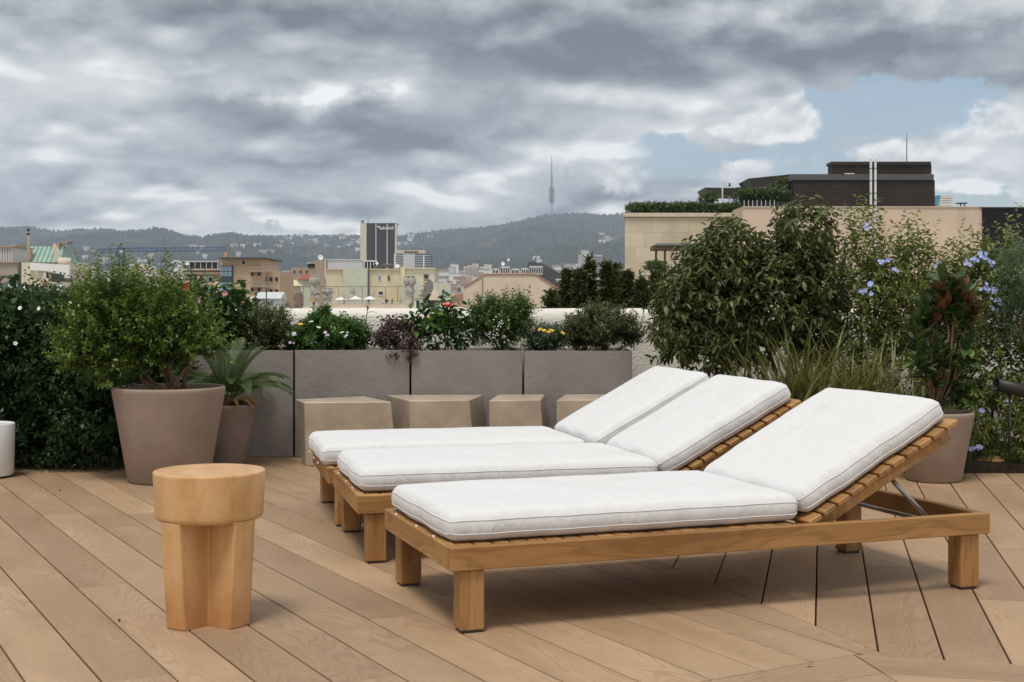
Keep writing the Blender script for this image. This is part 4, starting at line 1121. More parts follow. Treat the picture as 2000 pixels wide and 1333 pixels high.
def pbox(name, parent, m, px0, px1, py0, py1, Y, D, base=None, kind=None):
    """box: silhouette px0..px1, top py0, bottom py1 (None: street level), front at Y, depth D; world position kept under a parent at its own place"""
    x0, x1 = gx(px0, Y), gx(px1, Y); z1 = gz(py0, Y); z0 = (base if base is not None else GZ) if py1 is None else gz(py1, Y)
    o = MB().box(x0, x1, 0, D, z0, z1).build(name, m, None, kind=kind)
    o.location = (0, Y, 0)
    if parent:
        o.parent = parent; o.location = (-parent.location.x, Y - parent.location.y, -parent.location.z)
    return o
def root(name, px, Y, label, cat, group=None):
    t = empty(name, (gx(px, Y), Y, GZ)); tag(t, label, cat, group); return t
def mesh_in(parent, mb, name, m, smooth=False, kind=None):
    o = mb.build(name, m, None, smooth, kind)
    if parent: o.parent = parent; o.location = -parent.location
    return o
def window(parent, px0, px1, py0, py1, Y, pane='glass', frame='white_wall', fr=.14, name='window'):
    x0, x1, z1, z0 = gx(px0, Y), gx(px1, Y), gz(py0, Y), gz(py1, Y)
    f = min(fr * (x1 - x0), .1 * Y / 100)
    mb = MB().box(x0, x1, Y - .10, Y - .004, z0, z0 + f).box(x0, x1, Y - .10, Y - .004, z1 - f, z1).box(x0, x0 + f, Y - .097, Y - .004, z0 + f, z1 - f).box(x1 - f, x1, Y - .097, Y - .004, z0 + f, z1 - f)
    w = mesh_in(parent, mb, name, M[frame])
    p = MB().box(x0 + f, x1 - f, Y - .05, Y - .005, z0 + f, z1 - f).build('pane', M[pane], w)
    return w

# ---- limestone building on the right with roof garden
Y = 88.0
t = root('limestone_building', 1335, Y, 'pale limestone building with a clipped hedge along its roof edge', 'building')
mesh_in(t, MB().slab([(gx(1220.5, Y), Y), (gx(1454, Y), Y), (gx(1454, Y), Y + 12), (gx(1220.5, Y) + 1.25, Y + 12)], GZ, gz(424, Y)), 'core', M['joint'])
rs_ = random.Random(8)
for r in range(7):
    x = 1220.5 - rs_.uniform(0, 25)
    z0, z1 = 425 + r * 29, 425 + (r + 1) * 29
    while x < 1453:
        w = rs_.uniform(34, 58); a, b = max(x, 1220.5), min(x + w, 1453.5)
        if b - a > 5: pbox('cladding_slab', t, M[rs_.choice(['limestone', 'limestone', 'limestone_dark', 'limestone_pale'])], a + .14, b - .14, z0 + .14, z1 - .14, Y - .05, .048)
        x += w
mesh_in(t, MB().slab([(gx(1217, Y), Y - .2), (gx(1453, Y), Y - .2), (gx(1453, Y), Y + 12.1), (gx(1217, Y) + 1.25, Y + 12.1)], gz(423.95, Y), gz(416.5, Y)), 'cornice', M['limestone_pale'])
mesh_in(t, MB().tube([(gx(1246, Y + 1), Y + .4, gz(417, Y)), (gx(1246, Y), Y + .4, gz(401, Y))], .02, 5), 'rail_post', M['dark_steel'])
def roof_hedge(px0, px1, py0, py1, Y, label, n, seed, depth=1.2):
    o = (gx((px0 + px1) / 2, Y), Y, gz(py1, Y)); tt_ = empty('roof_hedge', o)
    L = []
    w = (px1 - px0); s = Y / FOC; step = (py1 - py0) * .8
    x = px0 + step * .5
    rr_ = random.Random(seed)
    while x < px1 - step * .3:
        L.append(lobe(x, (py0 + py1) / 2 + rr_.uniform(-2, 2), Y + depth / 2, step * .8, (py1 - py0) * .52, depth / 2, 1)); x += step * .6
    shrub(tt_, local(L, o), n, .16, 6, .12, .55, M['roof_hedge_leaf'], seed, up=.6, shell=.6, tint_top=.4)
    shrub(tt_, local(L, o), n // 3, .1, 5, .2, .7, M['roof_hedge_leaf'], seed + 5, up=.3, shell=.2, tint_top=.0, name='inner_foliage')
    tag(tt_, label, 'hedge'); return tt_
roof_hedge(1228, 1450, 399, 417.5, Y - .1, 'clipped green hedge on the roof edge of the limestone building', 1700, 81)
Yb = 82.0
b = root('dormer_porch', 1297, Yb, 'small brown-framed rooftop porch in front of the limestone wall', 'porch')
mesh_in(b, MB().slab([(gx(1278, Yb), Yb), (gx(1372, Yb), Yb), (gx(1372, Yb), Yb + 2.5), (gx(1278, Yb), Yb + 2.5)], gz(488, Yb), gz(480, Yb)), 'fascia', M['rust'])
mb = MB(); zt, zm = gz(474, Yb), gz(480, Yb) + .004
mb.add([(gx(1277.5, Yb), Yb - .05, zm), (gx(1373, Yb), Yb - .05, zm), (gx(1373, Yb), Yb + 2.5, zm), (gx(1277.5, Yb), Yb + 2.5, zm), (gx(1288, Yb), Yb + 1.2, zt), (gx(1373, Yb), Yb + 1.2, zt)], [(0, 1, 5, 4), (2, 3, 4, 5), (3, 0, 4), (1, 2, 5), (0, 3, 2, 1)])
mesh_in(b, mb, 'roof', M['slate'])
for a in (1279.5, 1297, 1366): pbox('post', b, M['rust'], a, a + 4, 488.2, None, Yb + .1, .15)
roof_hedge(1265, 1300, 514, 532, Yb - .6, 'small yellowing bush in front of the brown-framed porch', 160, 85)
pbox('ledge', b, M['limestone_pale'], 1250, 1290, 533, 538, Yb - 1.0, 1.4)

# ---- plastered building with louvred plant rooms
Y = 84.0
t = root('plaster_building', 1685, Y, 'long pink-beige plastered building with dark louvred rooftop boxes', 'building')
pbox('wall', t, M['plaster'], 1451, 1918, 405.5, None, Y, 14)
pbox('coping', t, M['limestone_pale'], 1451, 1919, 403.6, 405.4, Y - .06, 14.2)
def louvres(parent, px0, px1, py0, py1, Y, D, n, m='louvre'):
    z1, z0 = gz(py0, Y), gz(py1, Y); h = (z1 - z0) / n
    pbox('plant_room', parent, M['black_wall'], px0 + .6, px1 - .6, py0 + .3, py1, Y + .08, D)
    mb = MB()
    for i in range(n): mb.box(gx(px0, Y), gx(px1, Y), Y, Y + .075, z0 + i * h + .1 * h, z0 + (i + .86) * h)
    return mesh_in(parent, mb, 'louvre_blades', M[m], kind='stuff')
louvres(t, 1550, 1826, 352, 403.4, Y + .3, 2.2, 17)
pbox('fascia', t, M['lead'], 1549, 1824, 340.5, 351.8, Y + .2, 2.4)
louvres(t, 1625, 1819.5, 322, 340.2, Y + 1.2, 1.2, 6)
pbox('fascia', t, M['louvre'], 1624, 1818.5, 316, 321.8, Y + 1.1, 1.4)
for a in (1701.0, 1709.8):
    x = gx(a, Y - .35); r = 2.35 / FOC * Y
    mb = MB().lathe([(r, GZ), (r, gz(312, Y)), (r * .98, gz(310.5, Y)), (r * .5, gz(309, Y)), (.001, gz(308.8, Y))], (x, Y - .35, 0), 14)
    f = mesh_in(t, mb, 'flue', M['flue'], True)
    for py in range(330, 500, 24):
        mb = MB().lathe([(r * 1.06, gz(py, Y)), (r * 1.12, gz(py + .8, Y)), (r * 1.06, gz(py + 1.6, Y))], (x, Y - .35, 0), 14)
        MB.build(mb, 'clamp_ring', M['lead'], f)
mesh_in(t, MB().tube([(gx(1771, Y + 2), Y + 2, gz(316, Y + 2)), (gx(1771, Y + 2), Y + 2, gz(275, Y + 2)), (gx(1771, Y + 2), Y + 2, gz(258, Y + 2))], [.035, .03, .012], 6), 'antenna', M['mast'])
pbox('wall_lamp', t, M['flue'], 1651, 1669, 338.6, 340.3, Y + .25, .3)
mb = MB().prism([(gx(1827, Y), gz(403, Y)), (gx(1843, Y), gz(403, Y)), (gx(1850, Y), gz(379, Y)), (gx(1834, Y), gz(380, Y)), (gx(1827, Y), gz(378, Y))], Y + 1.2, Y + 1.9)
tp = mb.build('tarpaulin', M['tarp']); tag(tp, 'blue tarpaulin draped beside the louvred rooftop box', 'tarpaulin')
t2 = root('cooling_unit', 1850, Y + 2.2, 'white slatted cooling unit on the plastered building roof', 'cooling unit'); t2.location.z = gz(403.4, Y + 2.2)
pbox('casing', t2, M['white_wall'], 1836, 1861, 381, 403.4, Y + 2.4, 1.5)
for i in range(6): pbox('slat', t2, M['white_wall'], 1835.5, 1861.3, 382 + i * 3.5, 384.4 + i * 3.5, Y + 2.2, .16)
t2 = root('roof_table', 1881, Y + 1, 'tiny dark table-like bracket on the plastered building roof', 'roof bracket'); t2.location.z = gz(403.4, Y + 1)
pbox('top', t2, M['dark_steel'], 1872, 1890, 396, 398, Y + 1, .6)
for a in (1876, 1884): pbox('leg', t2, M['dark_steel'], a, a + 1.4, 398.05, 403.4, Y + 1.1, .1)
t = root('black_building', 1985, 84, 'black ribbed-clad building beside the plastered one', 'building')
pbox('wall', t, M['black_wall'], 1919.5, 2120, 407, None, 83.9, 12)
pbox('coping', t, M['lead'], 1918.5, 2121, 404.5, 406.8, 83.7, 12.2)
mb = MB()
for i in range(40): mb.box(gx(1920, 84), gx(2120, 84), 83.84, 83.897, gz(409 + i * 5.2, 84), gz(409 + i * 5.2 - 1.0, 84))
mesh_in(t, mb, 'ribs', M['black_wall'], kind='stuff')
# roof terrace: canopies, second hedge, railing
Y = 92.0
def canopy(px0, px1, pyl, pyr, drop, Y, label, D=4.0, m='awning', posts=()):
    zb = gz(404, Y)
    c = empty('canopy', (gx((px0 + px1) / 2, Y), Y + D / 2, zb)); tag(c, label, 'canopy')
    x0, x1 = gx(px0, Y), gx(px1, Y); zl, zr = gz(pyl, Y), gz(pyr, Y); d = drop / FOC * Y
    mb = MB().add([(x0, Y, zl), (x1, Y, zr), (x1, Y + D, zr), (x0, Y + D, zl), (x0 + (x1 - x0) * .12, Y + .3, zl - d), (x1, Y + .3, zr - d), (x1, Y + D - .3, zr - d), (x0 + (x1 - x0) * .12, Y + D - .3, zl - d)],
                  [(0, 1, 2, 3), (7, 6, 5, 4), (0, 4, 5, 1), (1, 5, 6, 2), (2, 6, 7, 3), (3, 7, 4, 0)])
    mesh_in(c, mb, 'cloth', M[m])
    for a, ptop in posts: mesh_in(c, MB().tube([(gx(a, Y), Y + 1.2, zb), (gx(a, Y), Y + 1.2, gz(ptop, Y))], .05, 6), 'post', M['flue'])
    return c
canopy(1377, 1457, 366.5, 368, 13, Y, 'low charcoal square canopy on the roof terrace beside the lamp post', posts=((1395, 381), (1430, 381)))
canopy(1462, 1548, 349, 340.5, 17, Y - 3, 'tilted charcoal awning fixed to the louvred rooftop box', posts=((1500, 360),))
canopy(1440, 1530, 366, 366, 4, Y + 3, 'pale grey flat canopy beneath the tilted awning', m='awning_top', posts=((1460, 370), (1520, 370)))
roof_hedge(1441, 1545, 373, 396, 84.2, 'rounder roof hedge in a railed trough beside the louvred box', 900, 83, 1.0)
roof_hedge(1512, 1550, 347, 378, 85.6, 'loose small tree under the tilted awning on the roof', 130, 84, .8)
roof_hedge(1371, 1394, 380, 400, 89.0, 'small dark bush on the roof beside the charcoal canopy', 120, 86, .8)
t = root('trough_railing', 1490, 84, 'dark trough and thin railing under the rounder roof hedge', 'railing'); t.location.z = gz(404, 84)
pbox('trough', t, M['black_wall'], 1452, 1548, 394, 403.4, 84.15, .9)
for a in np.linspace(1453, 1512, 8): pbox('baluster', t, M['flue'], a, a + .9, 391, 403.4, 84.02, .04)
t = root('roof_lamp', 1411, 90, 'white roof terrace lamp post with a bent arm', 'lamp post'); t.location.z = gz(404, 90)
mesh_in(t, MB().tube([(gx(1411, 90), 90, gz(404, 90)), (gx(1411, 90), 90, gz(354, 90))], .05, 7), 'post', M['flue'])
mesh_in(t, MB().tube([(gx(1411, 90), 90, gz(354, 90)), (gx(1420, 90), 90, gz(362, 90)), (gx(1424, 90), 90, gz(360, 90))], .035, 6), 'arm', M['flue'])
pbox('lamp', t, M['dark_steel'], 1423, 1427, 358, 364, 90, .15)

# ---- conifers standing just outside the parapet
def conifer(px, pytop, Y, wpx, n, seed, label):
    O = (gx(px, Y), Y, -1.5); t = empty('conifer_tree', O); rs = np.random.default_rng(seed)
    H = gz(pytop, Y) - O[2]; vis = gz(640, Y) - O[2]
    hh = vis + (H - vis) * (rs.random(n) ** 1.25)
    u = (hh - vis) / (H - vis)
    whorl = .075; hh = np.where(rs.random(n) < .8, np.round(hh / whorl) * whorl + rs.normal(0, .008, n), hh)
    u = np.clip((hh - vis) / (H - vis), 0, 1)
    arm = np.random.default_rng(seed + 9).uniform(.45, 1.35, 400)
    a0 = rs.integers(0, 5, n); lvl = np.round(hh / whorl).astype(int)
    rad = 1.05 * wpx / FOC * Y * (1 - u) ** .75 * arm[(lvl * 5 + a0) % 400] + .025
    a = a0 * 1.2566 + lvl * .7 + rs.normal(0, .16, n)
    per = 12; tt = (np.arange(per) + .5) / per
    d = np.stack([np.cos(a), np.sin(a), .35 + .6 * u + rs.normal(0, .12, n)], 1); d = unit(d)
    base = np.stack([np.zeros(n), np.zeros(n), hh - .25 * rad], 1)
    ln = rad * (.75 + .5 * rs.random(n))
    P = base[:, None] + d[:, None] * (tt[None, :, None] * ln[:, None, None]); P = P + rs.normal(0, .012, P.shape)
    A = unit(d[:, None] + rs.normal(0, .55, P.shape)); s = .050 * (.6 + .7 * rs.random(n * per))
    tint = np.tile(.05 + .5 * tt, n) * (.5 + rs.random(n * per)) + .15 * rs.random(n * per)
    leaf_cloud('crown', P.reshape(-1, 3), A.reshape(-1, 3), s, s * .30, tint, M['conifer_leaf'], t, seed + 1)
    MB().tube([(0, 0, 0), (0, 0, H * .5), (0, 0, H * .97)], [.05, .03, .006], 7).build('trunk', M['bark'], t, True)
    tag(t, label, 'conifer', 'conifers just beyond the parapet')
cl = 'dark slender conifer just beyond the white parapet'
CL = {1: 'narrow dark conifer next to the sparse pale young conifer', 2: 'dark conifer between the narrow one and the tallest spire', 3: 'tallest slender conifer spire just beyond the white parapet', 4: 'tall dark conifer standing next past the tallest spire', 5: 'dark conifer in front of the bare corner of the limestone building', 6: 'broader low dark conifer against the limestone wall', 7: 'shaggy low conifer before the brown-framed porch bush', 8: 'conifer half hidden behind the dark leathery-leaved shrub'}
for px, py, Y, w, n, sd in ((1107, 532, 11.2, 14, 230, 1), (1132, 535, 11.0, 15, 250, 2), (1152, 512, 11.4, 13, 260, 3), (1184, 524, 11.1, 14, 250, 4), (1204, 527, 11.3, 13, 240, 5), (1224, 541, 11.0, 17, 250, 6), (1256, 548, 10.8, 18, 230, 7), (1282, 540, 11.0, 17, 220, 8)):
    conifer(px, py, Y, w, n, sd, CL[sd])
conifer(1076, 572, 10.9, 16, 90, 9, 'sparse pale young conifer in front of the peach gabled building')
t = empty('roof_canopy', (gx(1260, 12), 12, -1.2))
mb = MB().add([(gx(1225, 12) - t.location.x, 0, gz(606, 12) + 1.2), (gx(1340, 12) - t.location.x, 0, gz(588, 12) + 1.2), (gx(1340, 12) - t.location.x, 1, gz(588, 12) + 1.2), (gx(1225, 12) - t.location.x, 1, gz(606, 12) + 1.2)] +
              [(gx(1225, 12) - t.location.x, 0, gz(608, 12) + 1.2), (gx(1340, 12) - t.location.x, 0, gz(592, 12) + 1.2), (gx(1340, 12) - t.location.x, 1, gz(592, 12) + 1.2), (gx(1225, 12) - t.location.x, 1, gz(608, 12) + 1.2)],
              [(0, 1, 2, 3), (7, 6, 5, 4), (0, 4, 5, 1), (1, 5, 6, 2), (2, 6, 7, 3), (3, 7, 4, 0)])
mb.build('panel', M['slate'], t); MB().tube([(.1, .5, -GZ * 0 - 2), (.1, .5, 1.05)], .04, 6).build('post', M['dark_steel'], t)
tag(t, 'dark sloping canopy edge just beyond the parapet by the conifers', 'canopy')
lower = MB().box(-40, 60, 9.7, 14.5, GZ, -1.52).build('lower_roof', M['grey_wall']); tag(lower, 'flat lower roof beyond the parapet carrying the conifers', 'building')

# ---- far left: grey-beige house, copper roof house, ornate parapet house
Y = 118.0
t = root('beige_house', 25, Y, 'grey-beige house with a corrugated metal box on its roof', 'building')
pbox('wall', t, M['grey_wall'], -80, 34, 514, None, Y, 10); pbox('coping', t, M['brick_brown'], -82, 37, 511.5, 513.8, Y - .2, 10.4)
mb = MB(); x = gx(-70, Y + 2)
pbox('metal_box', t, M['pale_metal'], -70, 23, 483, 511.3, Y + 2, 5); pbox('box_roof', t, M['brick_brown'], -72, 26, 481.3, 482.9, Y + 1.8, 5.4)
for a in range(-66, 22, 5): pbox('rib', t, M['lead'], a, a + .5, 483.2, 511, Y + 1.95, .045)
window(t, 15, 31, 535, 557, Y, 'sky_glass', 'grey_wall'); window(t, -12, 2, 535, 557, Y, 'glass', 'grey_wall')
pbox('downpipe', t, M['lead'], 36.5, 41, 515, 556, Y - .3, .2)
Y = 124.0
t = root('copper_roof_house', 80, Y, 'house with a steep green copper roof and chimney', 'building')
pbox('wall', t, M['cream'], 32, 122, 513, None, Y, 9)
z0, z1 = gz(513, Y), gz(479.5, Y)
mb = MB().add([(gx(34, Y), Y - .1, z0), (gx(119, Y), Y - .1, z0), (gx(108, Y), Y + 2.6, z1), (gx(31, Y), Y + 2.6, z1), (gx(34, Y), Y + 6, z0), (gx(119, Y), Y + 6, z0)], [(0, 1, 2, 3), (4, 3, 2, 5), (0, 3, 4), (1, 5, 2), (0, 4, 5, 1)])
rf = mesh_in(t, mb, 'roof', M['copper'])
for i in range(10):
    u = i / 9; a = Vector((gx(34, Y) + u * (gx(119, Y) - gx(34, Y)), Y - .14, z0)); b_ = Vector((gx(31, Y) + u * (gx(108, Y) - gx(31, Y)), Y + 2.54, z1))
    MB().tube([a, b_], .045, 4).build('seam', M['copper_seam'], rf)
mb = MB().prism([(gx(110, Y), gz(513, Y)), (gx(121, Y), gz(513, Y)), (gx(117.5, Y), gz(490, Y)), (gx(108, Y), gz(476, Y)), (gx(106, Y), gz(480, Y))], Y - .35, Y - .16); mesh_in(t, mb, 'gable_edge', M['cream'])
ch = pbox('chimney', t, M['brick_brown'], 107, 116, 475, 500, Y + 2.0, 1.2); mesh_in(t, MB().prism([(gx(105.5, Y), gz(474.8, Y)), (gx(117, Y), gz(474.8, Y)), (gx(120, Y), gz(470, Y)), (gx(105.5, Y), gz(470, Y))], Y + 1.9, Y + 3.4), 'chimney_cap', M['brick_brown'])
pbox('side_pier', t, M['brick_brown'], 23.5, 31.5, 478, 513, Y - .2, 3)
mesh_in(t, MB().tube([(gx(56, Y - 3), Y - 3, gz(515, Y - 3)), (gx(56, Y - 3), Y - 3, gz(460, Y - 3)), (gx(55, Y - 3), Y - 3, gz(448, Y - 3))], [.12, .10, .05], 8), 'mast', M['brick']); pbox('mast_base', t, M['brick_brown'], 53.5, 59.5, 491, 507, Y - 3.3, .6)
for zz in (450, 458): mesh_in(t, MB().lathe([(.001, 0), (.12, .06), (.14, .2), (.001, .34)], (gx(55.5, Y - 3), Y - 3, gz(zz + 3, Y - 3)), 8), 'sensor', M['dark'], True)
Y = 112.0
t = root('terrace_house', 92, Y, 'cream house with a white fascia above a recessed balcony', 'building')
pbox('wall', t, M['cream'], 42, 137, 546, None, Y, 6); pbox('pier', t, M['cream'], 42, 60, 513, 545.9, Y, 6); pbox('back_wall', t, M['grey_wall'], 60.2, 135.5, 526, 545.9, Y + 2.5, 3)
mb = MB().prism([(gx(60, Y), gz(528, Y)), (gx(94, Y), gz(530, Y)), (gx(127, Y), gz(538, Y)), (gx(127, Y), gz(545.9, Y)), (gx(136, Y), gz(545.9, Y)), (gx(136, Y), gz(518, Y)), (gx(60, Y), gz(513.5, Y))], Y - .1, Y + .3); mesh_in(t, mb, 'fascia', M['white_wall'])
pbox('door', t, M['white_wall'], 79, 90, 534, 545.9, Y + 2.4, .08); pbox('shutter', t, M['dark'], 90.5, 94, 532, 545.9, Y + 2.3, .1); window(t, 101, 126, 535, 545, Y + 2.5, 'glass', 'dark')
pbox('railing', t, M['dark_steel'], 96, 142, 544, 551, Y - .4, .08)
mb = MB().tube([(gx(126, Y + 4), Y + 4, gz(520, Y)), (gx(126, Y + 4), Y + 4, gz(501, Y))], .55, 14); mesh_in(t, mb, 'roof_tank', M['cream'], True)
Y = 104.0
t = root('ornate_house', 70, Y, 'house front with glazed skylights, round medallion and patterned parapet', 'building')
pbox('wall', t, M['cream'], -90, 150, 569, None, Y, 6)
for i, (a, b_) in enumerate([(-40, -20), (-18, 2), (4, 22), (24, 42), (53, 70), (103, 113), (115, 131)]):
    mb = MB().add([(gx(a, Y), Y - .05, gz(567.5, Y)), (gx(b_, Y), Y - .05, gz(567.5, Y)), (gx(b_ + 2, Y), Y + 1.2, gz(556.5, Y)), (gx(a + 2, Y), Y + 1.2, gz(556.5, Y)), (gx(a, Y), Y + 1.25, gz(568.9, Y)), (gx(b_, Y), Y + 1.25, gz(568.9, Y))], [(0, 1, 2, 3), (0, 3, 4), (1, 5, 2), (4, 3, 2, 5), (0, 4, 5, 1)])
    mesh_in(t, mb, 'skylight', M['pale_metal'])
pbox('band', t, M['limestone'], -92, 152, 567.6, 570.5, Y - .25, .24)
x, zc = gx(90, Y), gz(559, Y)
def disc(r, y0, y1, n=28, k=1.0): return MB().tube([(x, y0, zc), (x, y1, zc)], r, n)
md = mesh_in(t, MB().add([(x + math.cos(a) * .42, Y - .34, zc + math.sin(a) * .60) for a in np.linspace(0, 6.2832, 25)[:-1]] + [(x + math.cos(a) * .42, Y + .3, zc + math.sin(a) * .60) for a in np.linspace(0, 6.2832, 25)[:-1]], [tuple(range(24)), tuple(range(47, 23, -1))] + [(i, i + 24, (i + 1) % 24 + 24, (i + 1) % 24) for i in range(24)]), 'medallion', M['limestone'])
mesh_in(t, MB().add([(x + math.cos(a) * .24, Y - .40, zc + math.sin(a) * .36) for a in np.linspace(0, 6.2832, 17)[:-1]] + [(x + math.cos(a) * .24, Y - .345, zc + math.sin(a) * .36) for a in np.linspace(0, 6.2832, 17)[:-1]], [tuple(range(16)), tuple(range(31, 15, -1))] + [(i, i + 16, (i + 1) % 16 + 16, (i + 1) % 16) for i in range(16)]), 'medallion_face', M['brown_mosaic'])
for a in np.arange(-60, 146, 7.2):
    for row in (573, 578): pbox('parapet_brick', t, M['pink'], a, a + 5.6, row, row + 3.6, Y - .06, .055)
mesh_in(t, MB().box(gx(-90, Y - 2), gx(117, Y - 2), Y - 2, Y - 1.92, gz(580.5, Y - 2), gz(578.8, Y - 2)).box(gx(113.5, Y - 2), gx(117, Y - 2), Y - 1.995, Y - 1.925, GZ, gz(580.6, Y - 2)), 'rail', M['dark_steel'])

# ---- tower crane
Y = 420.0
t = root('tower_crane', 237, Y, 'thin blue tower crane with a long horizontal jib', 'crane')
def lattice(a, b, w, n, r, m, parent, name):
    a, b = Vector(a), Vector(b); mb = MB(); d = (b - a).normalized(); s = d.cross(Vector((0, 0, 1))) if abs(d.z) < .9 else Vector((1, 0, 0)); s.normalize(); u = s.cross(d)
    cor = [(-1, -1), (1, -1), (0, 1)] if abs(d.z) < .9 else [(-1, -1), (1, -1), (1, 1), (-1, 1)]
    off = [(s * c[0] + u * c[1]) * w / 2 for c in cor]
    for o in off: mb.tube([a + o, b + o], r, 4)
    for i in range(n):
        p, q = a.lerp(b, i / n), a.lerp(b, (i + 1) / n)
        for k in range(len(off)): mb.tube([p + off[k], q + off[(k + 1) % len(off)]], r * .6, 4, False)
    return mesh_in(parent, mb, name, m)
lattice(at(237, 488, Y), at(442, 487, Y), 1.1, 34, .13, M['crane_blue'], t, 'jib')
lattice(at(180, 491, Y), at(237, 488, Y), 1.0, 10, .13, M['crane_blue'], t, 'counter_jib')
c_ = at(237, 486, Y); lattice((c_.x, Y, GZ), (c_.x, Y, c_.z + .4), 1.5, 40, .13, M['crane_blue'], t, 'tower')
pbox('counterweight', t, M['brick_brown'], 178, 188, 488, 493, Y - .6, 1.2); pbox('cab', t, M['pale_metal'], 233, 239, 489, 494, Y - 1.6, 1.0)
mesh_in(t, MB().tube([at(237, 484, Y), at(232, 482, Y), at(237, 480.5, Y)], .2, 5), 'head_frame', M['crane_blue'])
pbox('trolley', t, M['dark'], 304, 308, 488.5, 490.8, Y - .5, 1.0)

# ---- orange brick apartment block with glazed stair
Y = 190.0
t = root('brick_apartment_block', 470, Y, 'orange brick apartment block with a blue glazed stair and balconies', 'building')
pbox('wall', t, M['brick'], 430, 512, 520, None, Y, 14); pbox('top_floor', t, M['brick'], 430.5, 511, 505.5, 519.8, Y + .3, 12); pbox('roof', t, M['slate'], 427, 516, 503, 505.3, Y - 1, 15)
pbox('wing', t, M['brick'], 357, 429.8, 528, None, Y + 1.5, 12); pbox('side_wing', t, M['brick'], 512.2, 547, 531, None, Y + 3, 12); pbox('pier', t, M['limestone_pale'], 418, 429.8, 549, None, Y, 1.4)
st = pbox('glazed_stair', t, M['lead'], 430.8, 455, 519, 572, Y - .25, .24)
for r_ in range(5):
    for c__ in range(3): 
        pn = MB().box(gx(432 + c__ * 7.6, Y), gx(438.6 + c__ * 7.6, Y), Y - .30, Y - .255, gz(530 + r_ * 10.3, Y), gz(521 + r_ * 10.3, Y)).build('pane', M['sky_glass'] if r_ != 2 else M['glass'])
        pn.parent = st; pn.location = (0, -Y, 0)
for a in range(360, 426, 11):
    pbox('terrace_screen', t, M['dark'], a, a + 9, 513, 526.5, Y + 3.2, .1); pbox('screen_post', t, M['pale_metal'], a + 9.3, a + 10.3, 511, 527.9, Y + 3.1, .15)
pbox('screen_beam', t, M['pale_metal'], 358, 428, 510, 511.8, Y + 3.0, .4)
pbox('slab', t, M['limestone_pale'], 355, 429.7, 525.5, 527.8, Y + .4, 1.05); pbox('slab', t, M['grey_wall'], 355, 429.7, 532.5, 535, Y + .5, .95)
for i, (a, b_, p0, p1, pn) in enumerate([(362, 381, 541, 552, 'glass'), (384, 403, 541, 552, 'glass'), (406, 417, 541, 552, 'dark'), (362, 387, 563, 584, 'sky_glass'), (390, 414, 563, 584, 'sky_glass'), (472, 480, 508, 518, 'dark')]):
    window(t, a, b_, p0, p1, (Y + 1.5) if i < 5 else Y + .3, pn)
pbox('balcony', t, M['brick'], 388, 424, 553, 557.5, Y + .2, .25); pbox('chimney', t, M['brick_brown'], 437.5, 444, 492.5, 502.8, Y + 2, 1.5); 
for i, (p0) in enumerate((521, 551)):
    pbox('balcony_slab', t, M['grey_wall'], 486, 547, p0 + 8, p0 + 10, Y - 1.2, 1.15)
    for a in range(487, 547, 4): pbox('baluster', t, M['grey_wall'], a, a + .9, p0 + 1.2, p0 + 7.9, Y - 1.15, .08)
    pbox('handrail', t, M['grey_wall'], 486, 547, p0, p0 + 1.1, Y - 1.2, .15)
    for a in (489, 502): window(t, a, a + 8, p0 + 11, p0 + 19, Y, 'dark', 'brick')
for a in (515, 526, 537):
    window(t, a, a + 7, 541, 551, Y + 3, 'dark', 'grey_wall'); window(t, a, a + 7, 565, 574, Y + 3, 'dark', 'grey_wall')
# white shed
Y = 150.0
t = root('white_shed', 517, Y, 'white rooftop shed with a pale green metal roof', 'shed')
pbox('wall', t, M['white_wall'], 490, 545, 584, None, Y, 4)
mb = MB().add([(gx(486, Y), Y - .3, gz(583.8, Y)), (gx(549, Y), Y - .3, gz(583.8, Y)), (gx(547, Y), Y + 3, gz(570.5, Y)), (gx(499, Y), Y + 3, gz(570.5, Y)), (gx(486, Y), Y + 4.3, gz(583.8, Y)), (gx(549, Y), Y + 4.3, gz(583.8, Y))], [(0, 1, 2, 3), (4, 3, 2, 5), (0, 3, 4), (1, 5, 2), (0, 4, 5, 1)]); mesh_in(t, mb, 'roof', M['pale_metal'])
window(t, 497, 504, 587, 600, Y, 'sky_glass'); window(t, 526, 536, 587, 600, Y, 'sky_glass'); pbox('pipe', t, M['lead'], 519, 521, 570, 600, Y - .5, .15)

